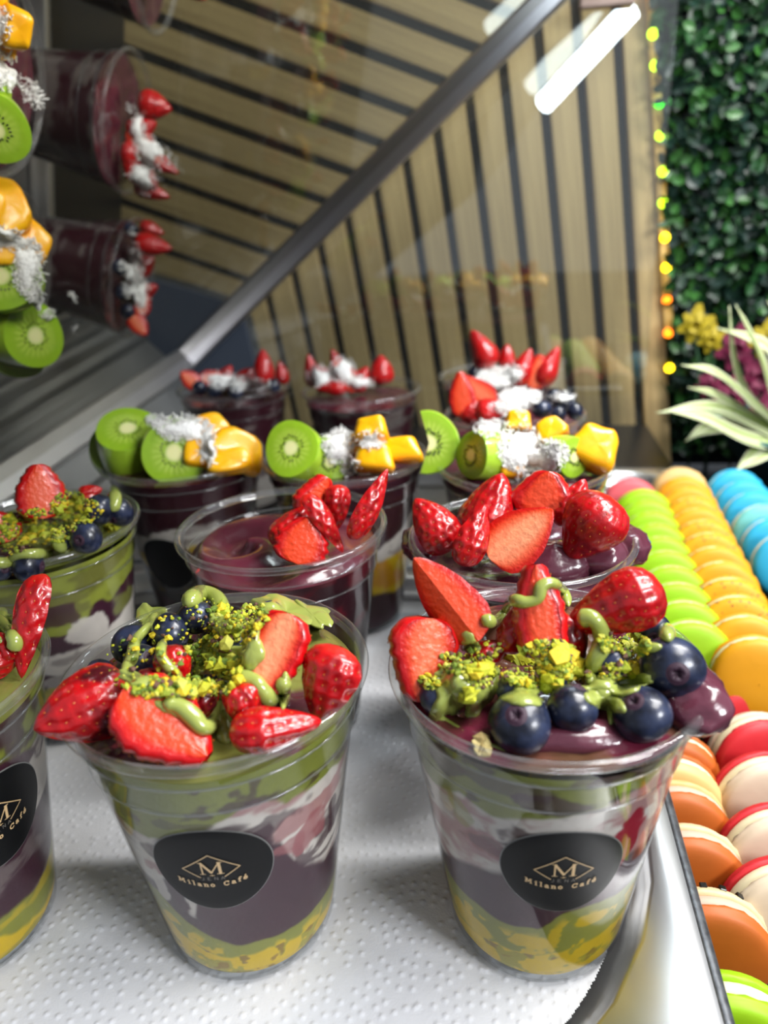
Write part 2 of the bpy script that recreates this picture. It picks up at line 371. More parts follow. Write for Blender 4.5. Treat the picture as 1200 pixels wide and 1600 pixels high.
# paper towel with embossed dots
def paper():
    a0, a1, b0, b1, st = .106, .412, -.262, .052, .00058
    A, B = np.meshgrid(np.arange(a0, a1, st), np.arange(b0, b1, st), indexing='ij')
    Hh = np.zeros_like(A); pitch = .047
    pts = []
    for i in range(-1, 8):
        for j in range(-1, 10):
            ca = a0+i*pitch*.86; cb_ = b0+(j+.5*(i % 2))*pitch
            for rr in np.arange(0.004, .030, .0043):
                nn = max(1, int(2*PI*rr/.0043))
                for k in range(nn):
                    t = 2*PI*k/nn; pts.append((ca+rr*math.cos(t), cb_+rr*math.sin(t), i, j))
    cent = np.array([(a0+i*pitch*.86, b0+(j+.5*(i % 2))*pitch, i, j) for i in range(-1, 8) for j in range(-1, 10)])
    for (pa, pb, i, j) in pts:
        d = (cent[:, 0]-pa)**2+(cent[:, 1]-pb)**2; kk = cent[d.argmin()]
        if kk[2] != i or kk[3] != j: continue
        if rng.rand() < .12: continue
        pa += rng.randn()*.0003; pb += rng.randn()*.0003
        ia, ib = int((pa-a0)/st), int((pb-b0)/st)
        s0, s1, t0, t1 = max(ia-3, 0), min(ia+4, A.shape[0]), max(ib-3, 0), min(ib+4, A.shape[1])
        if s0 >= s1 or t0 >= t1: continue
        dd = ((A[s0:s1, t0:t1]-pa)**2+(B[s0:s1, t0:t1]-pb)**2)/.00088**2
        Hh[s0:s1, t0:t1] = np.maximum(Hh[s0:s1, t0:t1], .00042*np.exp(-dd*dd))
    Hh += .0008*fbm(np.stack([A*28, B*28, 0*A], -1), 3)+.00025*fbm(np.stack([A*160, B*160, 0*A], -1), 2)
    # curl up at the pan walls
    Hh += .0006
    edge = np.minimum(np.minimum(A-a0, 1), 1); Hh += np.clip((.022-(A-a0))/.022, 0, 1)**2*.009
    Hh += np.clip((.018-(B-b0))/.018, 0, 1)**2*.007
    V = (A[..., None]*DA+B[..., None]*DB); V[..., 2] = Hh
    F = grid_faces(*A.shape)
    # corner cut and slightly ragged sides
    Fa, Fb = A.ravel()[F[:, 0]], B.ravel()[F[:, 0]]
    cut = (Fb-.012) > (Fa-.146)*.80; cut |= np.hypot(Fa-.234, Fb+.071) > np.where((Fa < .234) & (Fb > -.071), .119, 9)
    cut |= (Fb > .046+.001*np.sin(Fa*300))
    F = F[~cut]
    me = bpy.data.meshes.new('paper_towel'); me.vertices.add(V.size//3); me.vertices.foreach_set('co', V.ravel())
    me.loops.add(F.size); me.loops.foreach_set('vertex_index', F.ravel().astype(np.int32)); me.polygons.add(len(F))
    me.polygons.foreach_set('loop_start', np.arange(0, F.size, 4, dtype=np.int32)); me.polygons.foreach_set('use_smooth', np.ones(len(F), bool))
    me.update(calc_edges=True); me.materials.append(M_paper)
    o = link('paper_towel', me); tag(o, 'white embossed paper towel lining the front steel tray', 'paper towel')
paper()

# ------------------------------------------------------------------ cups
H = 0.1088
CP = np.array([(0, .0265), (.0012, .0290), (.004, .0303), (H-.0225, .0424), (H-.0215, .0428), (H-.0205, .0434), (H-.012, .0443), (H-.0112, .0448), (H-.0104, .0453), (H-.003, .0459)])
def Rc(z): return np.interp(z, CP[:, 0], CP[:, 1])
def cup_meshes():
    th = .0004
    out = [(r, z) for z, r in CP]; inn = [(r-th, z+(.0012 if i == 0 else 0)) for i, (z, r) in enumerate(CP)][::-1]
    dense = []
    for (r0, z0), (r1, z1) in zip(out[:-1], out[1:]):
        k = 8 if z1-z0 > .03 else 1
        for i in range(k): t = i/k; dense.append((r0+(r1-r0)*t, z0+(z1-z0)*t))
    dense.append(out[-1])
    inn2 = [(r-th, z+(.001 if z < .001 else 0)) for r, z in dense][::-1]
    V, F = lathe([(0.0004, .0022), (.02, .0018), (.0262, .0004)]+dense, 96)
    body = mesh('cup_body', V, F, M_cup)
    V, F = lathe(inn2[:-1]+[(.0255, .0034), (0.0004, .0036)], 96)
    inner = mesh('inner_wall', V, F, M_inner)
    t = np.linspace(-PI*.62, PI*1.0, 14)
    rp = [(.0459, H-.0035)]+[(.0474+.0016*math.cos(x), H-.0018+.0018*math.sin(x)) for x in t]+[(.0452, H-.003)]
    V, F = lathe(rp, 128); rim = mesh('rolled_rim', V, F, M_rim)
    rr = []
    for zz in (H-.0105, H-.0212):
        rc = float(Rc(zz)); q = np.linspace(0, 2*PI, 9)
        V, F = lathe([(rc+.00028*math.cos(x), zz+.0004*math.sin(x)) for x in q], 96); rr.append((V, F))
    V, F = join(rr); ring = mesh('moulded_ring', V, F, M_rim)
    return body, inner, rim, ring
CB = cup_meshes()
POS = {'A': (-.0579, .2017), 'B': (.0462, .1963), 'C': (-.1644, .2017), 'D': (-.1716, .3306), 'E': (-.0502, .3165), 'F': (.0563, .2923), 'G': (-.1241, .4349),
       'H': (-.0249, .4176), 'I': (.0759, .3904), 'J': (-.129, .632), 'K': (-.0182, .597), 'L': (.0963, .6252), 'M': (.0894, .4977)}
GREEN, GREEN2, ACAI, YOG, PINK, YEL = [np.array(srgb(*c)) for c in ((126, 132, 50), (132, 134, 52), (60, 27, 42), (214, 205, 196), (158, 92, 96), (206, 172, 24))]
DACAI = np.array(srgb(46, 16, 24)); CRIM = np.array(srgb(150, 24, 48))
def cone_hit(u, v, cx, cy, grow=0.0):
    C, d = ray(u, v); t = np.linspace(.1, .9, 8000); P = C+t[:, None]*d
    r = np.hypot(P[:, 0]-cx, P[:, 1]-cy); ok = (r <= Rc(P[:, 2])+grow) & (P[:, 2] > -.005) & (P[:, 2] < H)
    if not ok.any(): return None
    p = P[ok.argmax()]; return math.atan2(p[1]-cy, p[0]-cx), p[2], p
def angz(cx, cy, pts):
    base = math.atan2(-cy, -cx); out = []
    for u, v in pts:
        h = cone_hit(u, v, cx, cy)
        if h is None: continue
        a = (h[0]-base+PI) % (2*PI)-PI; out.append((a, h[1]))
    out.sort(); return np.array(out)
def sstep(x, a, b): t = np.clip((x-a)/(b-a), 0, 1); return t*t*(3-2*t)
def mixc(c0, c1, t): return c0*(1-t[..., None])+c1*t[..., None]
LAYN = ['mango_layer', 'pistachio_layer', 'acai_layer', 'yogurt_layer', 'green_cream_layer']
def fill_lateral(key, cx, cy, root, nA, nZ, bounds=None, patches=(), scheme=None, zt=H-.008, seed=0, rub=0.0006):
    base = math.atan2(-cy, -cx)
    A = np.linspace(-PI, PI, nA, endpoint=False); Z = np.linspace(.0042, zt, nZ)
    AA, ZZ = np.meshgrid(A, Z); R = Rc(ZZ)-rub
    R = np.where(ZZ < .008, R-(.008-ZZ)*.35, R)
    X = R*np.cos(AA+base); Y = R*np.sin(AA+base)
    Pn = np.stack([X*1, Y*1, ZZ], -1)+seed*.37
    n1 = fbm(Pn*60, 4)-.5; n2 = fbm(Pn*140+5, 3)-.5; n3 = fbm(Pn*np.array([45, 45, 120])+11+n1[..., None]*1.5, 4)-.5
    if bounds is not None:
        B = []
        for k, b in enumerate(bounds):
            pz = angz(cx, cy, b); aa, zz = pz[:, 0], pz[:, 1]
            ext_a = np.concatenate([[-PI], aa, [PI]]); mz = zz.mean(); ext_z = np.concatenate([[mz], zz, [mz]])
            B.append(np.interp(AA, ext_a, ext_z)+n1*.006+n2*.0035)
        lay = (ZZ > B[0]).astype(int)+(ZZ > B[1])+(ZZ > B[2])+(ZZ > B[3])
        w = .0009
        c = mixc(YEL+0*AA[..., None], GREEN2, sstep(ZZ, B[0]-w, B[0]+w))
        n4 = fbm(Pn*260+3, 3)-.5; c = mixc(c, GREEN2, .75*sstep(n2+n4*.6, .03, .10)*(lay == 0)); c = mixc(c, np.array(srgb(120, 74, 36)), .6*sstep(n4+n2*.5, .14, .2)*(lay == 0)); c = mixc(c, YEL, .85*sstep(n2+n4*.5, .06, .12)*(lay == 1)*sstep(-ZZ, -B[1]+.002, -B[1]+.007))
        c = mixc(c, ACAI, sstep(ZZ, B[1]-w, B[1]+w))
        yog = mixc(YOG+0*AA[..., None], PINK, .75*sstep(n3, .02, .16)); yog = mixc(yog, ACAI, .85*sstep(-n3, .04, .15))
        c = mixc(c, yog, sstep(ZZ, B[2]-w, B[2]+w*3)); 
        gr = mixc(GREEN+0*AA[..., None], ACAI, .75*sstep(n3+n2*.5, .13, .19))
        c = mixc(c, gr, sstep(ZZ, B[3]-w, B[3]+w))
    else:
        lay = np.zeros(AA.shape, int); c = np.zeros(AA.shape+(3,))
        prev = None
        for k, (ztop, colr, li, amp, dirt) in enumerate(scheme):
            b = ztop+n1*amp+n2*.004+.006*np.sin(AA*2+seed+k)
            colr = np.array(colr); cc = colr+0*AA[..., None]
            cc = mixc(cc, np.array(dirt[0]), dirt[1]*sstep(n3, .03, .13))
            if prev is None: c = cc.copy(); lay[:] = li
            else:
                c = mixc(c, cc, sstep(ZZ, prev-.001, prev+.001)); lay = np.where(ZZ > prev, li, lay)
            prev = b
    for (u, v, ra, rz, colr, st, ang) in patches:
        h = cone_hit(u, v, cx, cy)
        if h is None: continue
        a0 = (h[0]-base+PI) % (2*PI)-PI; dx = (AA-a0)*.038/ra; dz = (ZZ-h[1])/rz
        ca, sa = math.cos(ang), math.sin(ang); dx, dz = dx*ca+dz*sa, -dx*sa+dz*ca
        d = np.hypot(dx, dz)+n1*1.6+n2*1.6+n3*.8
        c = mixc(c, np.array(colr), st*(1-sstep(d, .8, 1.05)))
    c = c*(1+n2*.25)[..., None]
    R2 = R+n1*.0003
    V = np.stack([cx+R2*np.cos(AA+base)-cx, R2*np.sin(AA+base), ZZ], -1).reshape(-1, 3)
    F = grid_faces(nZ, nA, True); fl = lay.ravel()[F[:, 0]]
    names = {0: 'mango_layer', 1: 'pistachio_layer', 2: 'acai_layer', 3: 'yogurt_layer', 4: 'green_cream_layer'}
    cf = c.reshape(-1, 3)
    for li in sorted(set(fl.tolist())):
        f = F[fl == li]; idx, inv = np.unique(f.ravel(), return_inverse=True)
        mk(names[li], V[idx], inv.reshape(-1, 4), M_fill, root, True, np.clip(cf[idx], 0, 1))
CUPBVH = {}
def fill_top(cx, cy, root, zt, n, hf, cf, name='dessert_top'):
    rr = np.linspace(0, 1, n); aa = np.linspace(0, 2*PI, n*4, endpoint=False); RR, A = np.meshgrid(rr, aa, indexing='ij')
    Rm = float(Rc(zt))-.0006; X = RR*Rm*np.cos(A); Y = RR*Rm*np.sin(A)
    Z = zt+hf(X, Y, RR)*(1-sstep(RR, .86, 1.0)); c = cf(X, Y, RR)
    V = np.stack([X, Y, Z], -1).reshape(-1, 3); F = grid_faces(n, n*4, True)
    o = mk(name, V, F, M_top, root, True, np.clip(c.reshape(-1, 3), 0, 1))
    Fl = F.tolist(); Vw = V+np.array([cx, cy, 0]); add_bvh(Vw, Fl); return o
BV, BF = [], []; BN = 0
def add_bvh(V, F):
    global BN
    BV.append(np.asarray(V, float)); BF.extend([[i+BN for i in f] for f in F]); BN += len(V)
def make_bvh(): return BVHTree.FromPolygons(np.concatenate(BV).tolist(), BF)
def reset_bvh():
    global BN, BV, BF
    BV, BF, BN = [], [], 0

def text_polys():
    """strokes for the sticker lettering, in mm: list of (polyline, width)"""
    return
def sticker(root, cx, cy, u, v, rad=.0182, detail=True):
    h = cone_hit(u, v, cx, cy); base_a, zc = h[0], h[1]
    def wrap(x, y, off):
        z = zc+y; r = Rc(z)+off; a = base_a+x/Rc(zc); return np.array([r*math.cos(a), r*math.sin(a), z])
    def disc(R, off, name, m, par):
        nr, na = 10, 64; V = []
        for i in range(nr+1):
            for k in range(na):
                t = 2*PI*k/na; V.append(wrap(R*max(i, .02)/nr*math.cos(t), R*max(i, .02)/nr*math.sin(t), off if i < nr else off-.00015))
        return mk(name, V, grid_faces(nr+1, na, True), m, par)
    st = disc(rad, .00035, 'sticker', M_stick, root)
    disc(rad+.0004, .00018, 'sticker_edge', M_edge, st)
    if not detail: return
    off = .0006
    def stroke(pl, w, parts):
        pl = np.array(pl, float)
        for p, q_ in zip(pl[:-1], pl[1:]):
            d = q_-p; L = np.hypot(*d); n = np.array([-d[1], d[0]])/L*w/2; e = d/L*w*.25
            ks = max(1, int(L/.0012)); V = []
            for i in range(ks+1):
                c = p-e+(d+2*e)*i/ks; V += [wrap(*(c+n), off), wrap(*(c-n), off)]
            parts.append((np.array(V), grid_faces(ks+1, 2)))
    s = rad/.0182
    D = []  # diamond, open at the bottom around JENA
    stroke([(-.0036, -.0022), (-.0084, .0016), (0, .0080), (.0084, .0016), (.0036, -.0022)], .00034, D)
    Vj, Fj = join(D); mk('diamond_outline', Vj*1, Fj, M_gold, st, False)
    Mp = []
    stroke([(-.0026, -.0006), (-.0026, .0046)], .00045, Mp); stroke([(-.0026, .0046), (0, .0000)], .0008, Mp)
    stroke([(0, .0000), (.0026, .0046)], .0004, Mp); stroke([(.0026, .0046), (.0026, -.0006)], .0009, Mp)
    for x, y, w in ((-.0028, .0046, .0012), (.0028, .0046, .0014), (-.0026, -.0006, .0015), (.0026, -.0006, .0020)): stroke([(x-w/2, y), (x+w/2, y)], .00026, Mp)
    stroke([(-.0007, -.00125), (.0007, -.00125)], .0002, Mp); stroke([(0, -.0009), (0, -.0016)], .0002, Mp)
    Vj, Fj = join(Mp); mk('letter_m', Vj, Fj, M_gold, st, False)
    GL = {'J': [[(.7, 1), (.7, .2), (.5, 0), (.2, .05)]], 'E': [[(.8, 1), (.1, 1), (.1, 0), (.8, 0)], [(.1, .5), (.65, .5)]], 'N': [[(.1, 0), (.1, 1), (.85, 0), (.85, 1)]], 'A': [[(0, 0), (.45, 1), (.9, 0)], [(.2, .35), (.7, .35)]]}
    J = []
    for i, ch in enumerate('JENA'):
        for pl in GL[ch]: stroke([(-.0036+i*.0020+x*.0012, -.0034+y*.0013) for x, y in pl], .00016, J)
    Vj, Fj = join(J); mk('small_lettering', Vj, Fj, M_grey, st, False)
    T = []
    G2 = {'M': ([[(.05, 0), (.12, 1), (.5, .25), (.88, 1), (.95, 0)]], 1.25, [(.08, 0), (.93, 0), (.08, 1), (.92, 1)]),
          'i': ([[(.25, 0), (.25, .66)], [(.25, .86), (.25, 1.0)]], .5, [(.25, 0), (.15, .66)]),
          'l': ([[(.25, 0), (.25, 1.05)]], .5, [(.25, 0), (.15, 1.05)]),
          'a': ([[(.1, .55), (.35, .68), (.6, .55), (.6, 0), (.75, 0)], [(.6, .36), (.25, .36), (.08, .17), (.3, 0), (.6, .12)]], .85, []),
          'n': ([[(.15, 0), (.15, .66)], [(.15, .5), (.4, .68), (.65, .5), (.65, 0)]], .85, [(.15, 0), (.65, 0), (.08, .66)]),
          'o': ([[(.38, 0), (.1, .15), (.1, .5), (.38, .67), (.66, .5), (.66, .15), (.38, 0)]], .8, []),
          'C': ([[(.85, .8), (.55, 1), (.15, .8), (.05, .5), (.15, .18), (.55, 0), (.88, .2)], [(.87, .65), (.87, 1)]], 1.05, []),
          'f': ([[(.25, 0), (.25, .85), (.45, 1.05), (.65, .95)], [(.05, .62), (.5, .62)]], .62, [(.25, 0)]),
          'é': ([[(.1, .36), (.66, .36), (.62, .58), (.38, .67), (.1, .5), (.1, .15), (.38, 0), (.68, .14)], [(.32, .82), (.52, 1.08)]], .8, [])}
    txt = 'Milano Café'; h_ = .0019; gap = .00062
    tot = sum((G2[c][1]*h_*.85 if c != ' ' else h_*.8)+gap for c in txt)
    x = -tot/2
    for c in txt:
        if c == ' ': x += h_*.8+gap; continue
        pls, w, sf = G2[c]
        def pt(px, py):
            xx = x+px*h_*.85; yy = -.0066+py*h_+xx*xx*18
            return xx, yy
        for pl in pls: stroke([pt(*p) for p in pl], .00040, T)
        for sx, sy in sf: stroke([pt(sx-.2, sy), pt(sx+.2, sy)], .00026, T)
        x += w*h_*.85+gap
    Vj, Fj = join(T); mk('lettering', Vj, Fj, M_gold, st, False)

def cup(key, label):
    cx, cy = POS[key]
    root = empty('dessert_cup', (cx, cy, .0012 if key in 'ABCDEFGHI' else 0))
    for nme, me in zip(('cup_body', 'inner_wall', 'rolled_rim', 'moulded_ring'), CB): link(nme, me, root)
    tag(root, label, 'dessert cup', 'clear plastic dessert cups'); return root

# ------------------------------------------------------------------ fruit builders
TT = np.array([0, .03, .10, .22, .38, .58, .78, .92, .985, 1]); PP = np.array([.12, .50, .80, .98, 1, .84, .56, .30, .12, .02])
def prof(t): return np.interp(t, TT, PP)
def flesh_col(s, t, pale, n):
    red = np.array(srgb(188, 12, 6)); org = np.array(srgb(222, 58, 14)); pal = np.array(srgb(238, 150, 108))
    w = 1-sstep(np.abs(s), .15, .85)
    c = mixc(red+0*s[..., None], org, 1-sstep(np.abs(s), .55, .92)); c = mixc(c, pal, np.clip(pale*w*(.7+.8*n), 0, 1)*(1-sstep(t, .75, 1)))
    return c
def berry(kind, L, W_, alpha=PI, th=.005, pale=.4, seed=0, dark=0, res=1.0, bend=0):
    """kind 'wedge' or 'slice'; local Y shoulder->tip, cut face +Z. returns list of (name,V,F,mat,cols)"""
    nt = int(26*res)+6; t = np.linspace(0, 1, nt); out = []
    ph = seed*1.7
    seeds = []
    ns = max(5, int(L/.0034))
    if kind == 'wedge':
        na = max(8, int(34*alpha/PI*res)); th_ = np.linspace(0, alpha, na)
        T, A = np.meshgrid(t, th_, indexing='ij'); R = W_/2*prof(T)*(1+.06*np.sin(A*2+ph)+.03*np.sin(T*9+ph))
        arc = A*W_/2; dent = np.zeros_like(T)
        for i in range(1, ns):
            ti = (i+.1*rng.randn())/ns*.96; circ = W_/2*alpha*prof(ti); m = max(2, int(circ/.0040))
            for k in range(m):
                ai = (k+.5*(i % 2)+.25)/m*alpha
                if ai > alpha*.98 or ai < .02: continue
                dd = ((T-ti)*L/.0011)**2+((A-ai)*W_/2*prof(T)/.0010)**2
                dent += np.exp(-dd*.6); seeds.append((ti, ai))
        R2 = R-np.minimum(dent, 1)*.0009+.0004*(fbm(np.stack([T*6, A*3, 0*T+seed], -1), 2)-.5)
        # cut plane at theta=0 and theta=alpha; symmetric about -Z
        o0 = PI+(PI-alpha)/2
        X = R2*np.cos(A+o0); Z = R2*np.sin(A+o0); Y = T*L+bend*0
        V = np.stack([X, Y, Z], -1).reshape(-1, 3); n = fbm(V*260+seed, 3)
        base = np.array(srgb(178, 6, 14)); d2 = np.array(srgb(112, 2, 12)); top = np.array(srgb(214, 44, 26))
        c = mixc(base+0*n[..., None], d2, sstep(n, .5, .75)*.6); c = mixc(c, top, (1-sstep(T.ravel(), .0, .14))*.5)
        if dark: 
            n5 = fbm(V*np.array([120, 120, 120])+seed*3+9, 2); c = mixc(c, np.array(srgb(38, 4, 16)), dark*sstep(n5, .48, .6))
        out.append(('skin', V, grid_faces(nt, na)[:, ::-1], M_skin, c))
        sv, sf = [], []
        for ti, ai in seeds:
            r = W_/2*prof(ti)*(1+.06*math.sin(ai*2+ph)+.03*math.sin(ti*9+ph))-.0006; a = ai+o0
            p = np.array([r*math.cos(a), ti*L, r*math.sin(a)]); nrm = np.array([math.cos(a), .25, math.sin(a)]); tx = np.array([-math.sin(a), 0, math.cos(a)]); ty = np.array([0, 1, 0])
            b = len(sv)
            for q_ in (ty*.00045, tx*.00026, -ty*.00045, -tx*.00026): sv.append(p+q_)
            sv.append(p+unit(nrm)*.0003); sf += [[b, b+1, b+4], [b+1, b+2, b+4], [b+2, b+3, b+4], [b+3, b, b+4]]
        if sv: out.append(('seeds', np.array(sv), sf, M_seed, None))
        fs = []; ccs = []
        for side, aa in ((1, o0), (-1, o0+alpha)):
            s = np.linspace(0, 1, 12); T2, Sg = np.meshgrid(t, s, indexing='ij')
            ai = 0 if side == 1 else alpha
            Rb = W_/2*prof(T2)*(1+.06*np.sin(ai*2+ph)+.03*np.sin(T2*9+ph))
            n2 = fbm(np.stack([T2*7+seed, Sg*14, 0*T2], -1), 3)
            bulge = .0004*(1-Sg**4)
            X = Rb*Sg*math.cos(aa); Z = Rb*Sg*math.sin(aa)+bulge; Vc = np.stack([X, T2*L, Z], -1).reshape(-1, 3)
            Fc = grid_faces(nt, 12); Fc = Fc if side == -1 else Fc[:, ::-1]
            fs.append((Vc, Fc)); ccs.append(flesh_col(Sg, T2, pale, n2-.2).reshape(-1, 3))
        V2, F2 = join(fs); out.append(('cut_face', V2, F2, M_flesh, np.concatenate(ccs)))
        cen = np.array([0, L*.45, -W_*.2 if alpha > 2 else -W_*.3])
    else:
        ns_ = 22; s = np.linspace(-1, 1, ns_); T2, Sg = np.meshgrid(t, s, indexing='ij')
        wob = 1+.05*np.sin(T2*9+ph)+.03*np.sin(T2*31+ph)*np.abs(Sg)
        X = W_/2*prof(T2)*wob*Sg+bend*T2*T2; fs = []; ccs = []
        for sd in (1, -1):
            n2 = fbm(np.stack([T2*6+seed+sd, Sg*9, 0*T2], -1), 3); n3 = fbm(np.stack([T2*22+seed, Sg*12, 0*T2+sd], -1), 2)
            Z = sd*(th/2+.0005*(n3-.5)+.0006*(1-Sg**2)); Vc = np.stack([X*.94, T2*L, Z], -1).reshape(-1, 3)
            Fc = grid_faces(nt, ns_); Fc = Fc[:, ::-1] if sd == 1 else Fc
            cc = flesh_col(Sg, T2, pale, n2-.2)
            if dark: cc = mixc(cc, np.array(srgb(70, 8, 10)), dark*sstep(n3, .55, .75))
            fs.append((Vc, Fc)); ccs.append(cc.reshape(-1, 3))
        V2, F2 = join(fs)
        # skin round the edge
        m = 9; qa = np.linspace(-PI/2, PI/2, m); sk = []
        for sd in (1, -1):
            T3, Q = np.meshgrid(t, qa, indexing='ij'); wob = 1+.05*np.sin(T3*9+ph)+.03*np.sin(T3*31+ph)
            Rb = W_/2*prof(T3)*wob
            lump = .0003*np.sin(T3*L/.0018*PI)*np.cos(Q)
            X = sd*(Rb*.93+(th*.32+lump)*np.cos(Q))+bend*T3*T3; Z = (th/2+.0003)*np.sin(Q)
            Vs = np.stack([X, T3*L, Z], -1).reshape(-1, 3); Fs = grid_faces(nt, m); sk.append((Vs, Fs[:, ::-1] if sd == 1 else Fs))
        V3, F3 = join(sk); c3 = np.tile(np.array(srgb(196, 10, 16)), (len(V3), 1))
        out.append(('skin', V3, F3, M_skin, c3)); out.append(('cut_face', V2, F2, M_flesh, np.concatenate(ccs)))
        sv, sf = [], []
        for i in range(2, ns*2):
            ti = i/ns/2
            for sd in (1, -1):
                p = np.array([sd*(W_/2*prof(ti)*(1+.05*math.sin(ti*9+ph))*.93+th*.33)+bend*ti*ti, ti*L, (rng.rand()-.5)*th*.5]); b = len(sv)
                for q_ in ((0, .0005, 0), (0, 0, .0003), (0, -.0005, 0), (0, 0, -.0003)): sv.append(p+np.array(q_))
                sv.append(p+np.array([sd*.0003, 0, 0])); sf += [[b, b+1, b+4], [b+1, b+2, b+4], [b+2, b+3, b+4], [b+3, b, b+4]]
        out.append(('seeds', np.array(sv), sf, M_seed, None))
        cen = np.array([0, L*.45, 0])
    return [(n, np.asarray(V)-cen, F, m, c) for n, V, F, m, c in out]
def orient(phi, tilt, psi, facing='cam', pos=None):
    """basis columns X,Y,Z in world. Y = long axis"""
    f = CF if pos is None else unit(pos-CC)
    R_ = unit(CR-f*(CR@f)); U_ = np.cross(R_, f)
    ph, ti = math.radians(phi), math.radians(tilt)
    Y = math.cos(ti)*(math.cos(ph)*R_+math.sin(ph)*U_)-math.sin(ti)*f
    Z = -f; Z = unit(Z-Y*(Z@Y)); X = np.cross(Y, Z)
    ps = math.radians(psi); Z2 = Z*math.cos(ps)+X*math.sin(ps)
    if facing == 'skin': Z2 = -Z2
    return np.stack([np.cross(Y, Z2), Y, Z2], 1)
def put(name, pieces, pos, Rm, label, cat, group, solid=True):
    root = None
    for i, (n, V, F, m, c) in enumerate(pieces):
        me = mesh(n if i else name, V, F, m, True, c)
        if i == 0:
            root = link(name, me)
            mw = Matrix.Identity(4)
            for a in range(3):
                for b in range(3): mw[a][b] = Rm[a, b]
                mw[a][3] = pos[a]
            root.matrix_world = mw
        else: link(n, me, root)
        if solid and n != 'seeds': add_bvh(V@Rm.T+pos, F if isinstance(F, list) else F.tolist())
    tag(root, label, cat, group); return root
def px2m(px, pos): return px*float((pos-CC)@CF)/FPX
SEED = [0]
def straw(u, v, Lpx, Wpx, phi, kind='wedge', face='skin', tilt=0, psi=0, z=.008, alpha=PI, th=.005, pale=.4, dark=0, label='', res=1.0, bend=0, coco=0):
    SEED[0] += 1; pos = at(u, v, H+z)
    Rm = orient(phi, tilt, psi, face, pos)
    p = berry(kind, px2m(Lpx, pos)/max(.35, math.cos(math.radians(tilt))), px2m(Wpx, pos), alpha, th, pale, SEED[0], dark, res, bend)
    return put('strawberry_piece', p, pos, Rm, label, 'strawberry', 'cut strawberries on the dessert cups')
def blueb(u, v, rpx, label, z=.006, axis=None, squash=.86):
    SEED[0] += 1; pos = at(u, v, H+z); r = px2m(rpx, pos); n, m = 26, 36
    t = PI*np.linspace(0.0, 1, n)**1.35; A = np.linspace(0, 2*PI, m, endpoint=False); T, AA = np.meshgrid(t, A, indexing='ij')
    cr = .165+.03*np.cos(5*AA)
    R = r*(1+.02*np.sin(AA*3+SEED[0])*np.sin(T)); rim = .05*np.exp(-((T-cr)/.06)**2); dip = -.16*(1-sstep(T, cr*.55, cr))
    R = R*(1+rim+dip)
    V = np.stack([R*np.sin(T)*np.cos(AA), R*np.sin(T)*np.sin(AA), R*np.cos(T)*squash], -1).reshape(-1, 3); F = grid_faces(n, m, True)
    k = 6; cal = F[:k*m//1][:m*5]; body = F[m*5:]
    ax = unit(axis if axis is not None else (rng.randn()*.9, -.2+rng.randn()*.8, .3+rng.randn()*.5)); X = unit(np.cross([.1, 1, .3], ax)); Y = np.cross(ax, X)
    Rm = np.stack([X, Y, ax], 1)
    i1, v1 = np.unique(body.ravel(), return_inverse=True); i2, v2 = np.unique(cal.ravel(), return_inverse=True)
    o = put('blueberry', [('body', V[i1], v1.reshape(-1, 4), M_blue, None), ('calyx', V[i2], v2.reshape(-1, 4), M_bluein, None)], pos, Rm, label, 'blueberry', 'blueberries on the dessert cups')
    return o
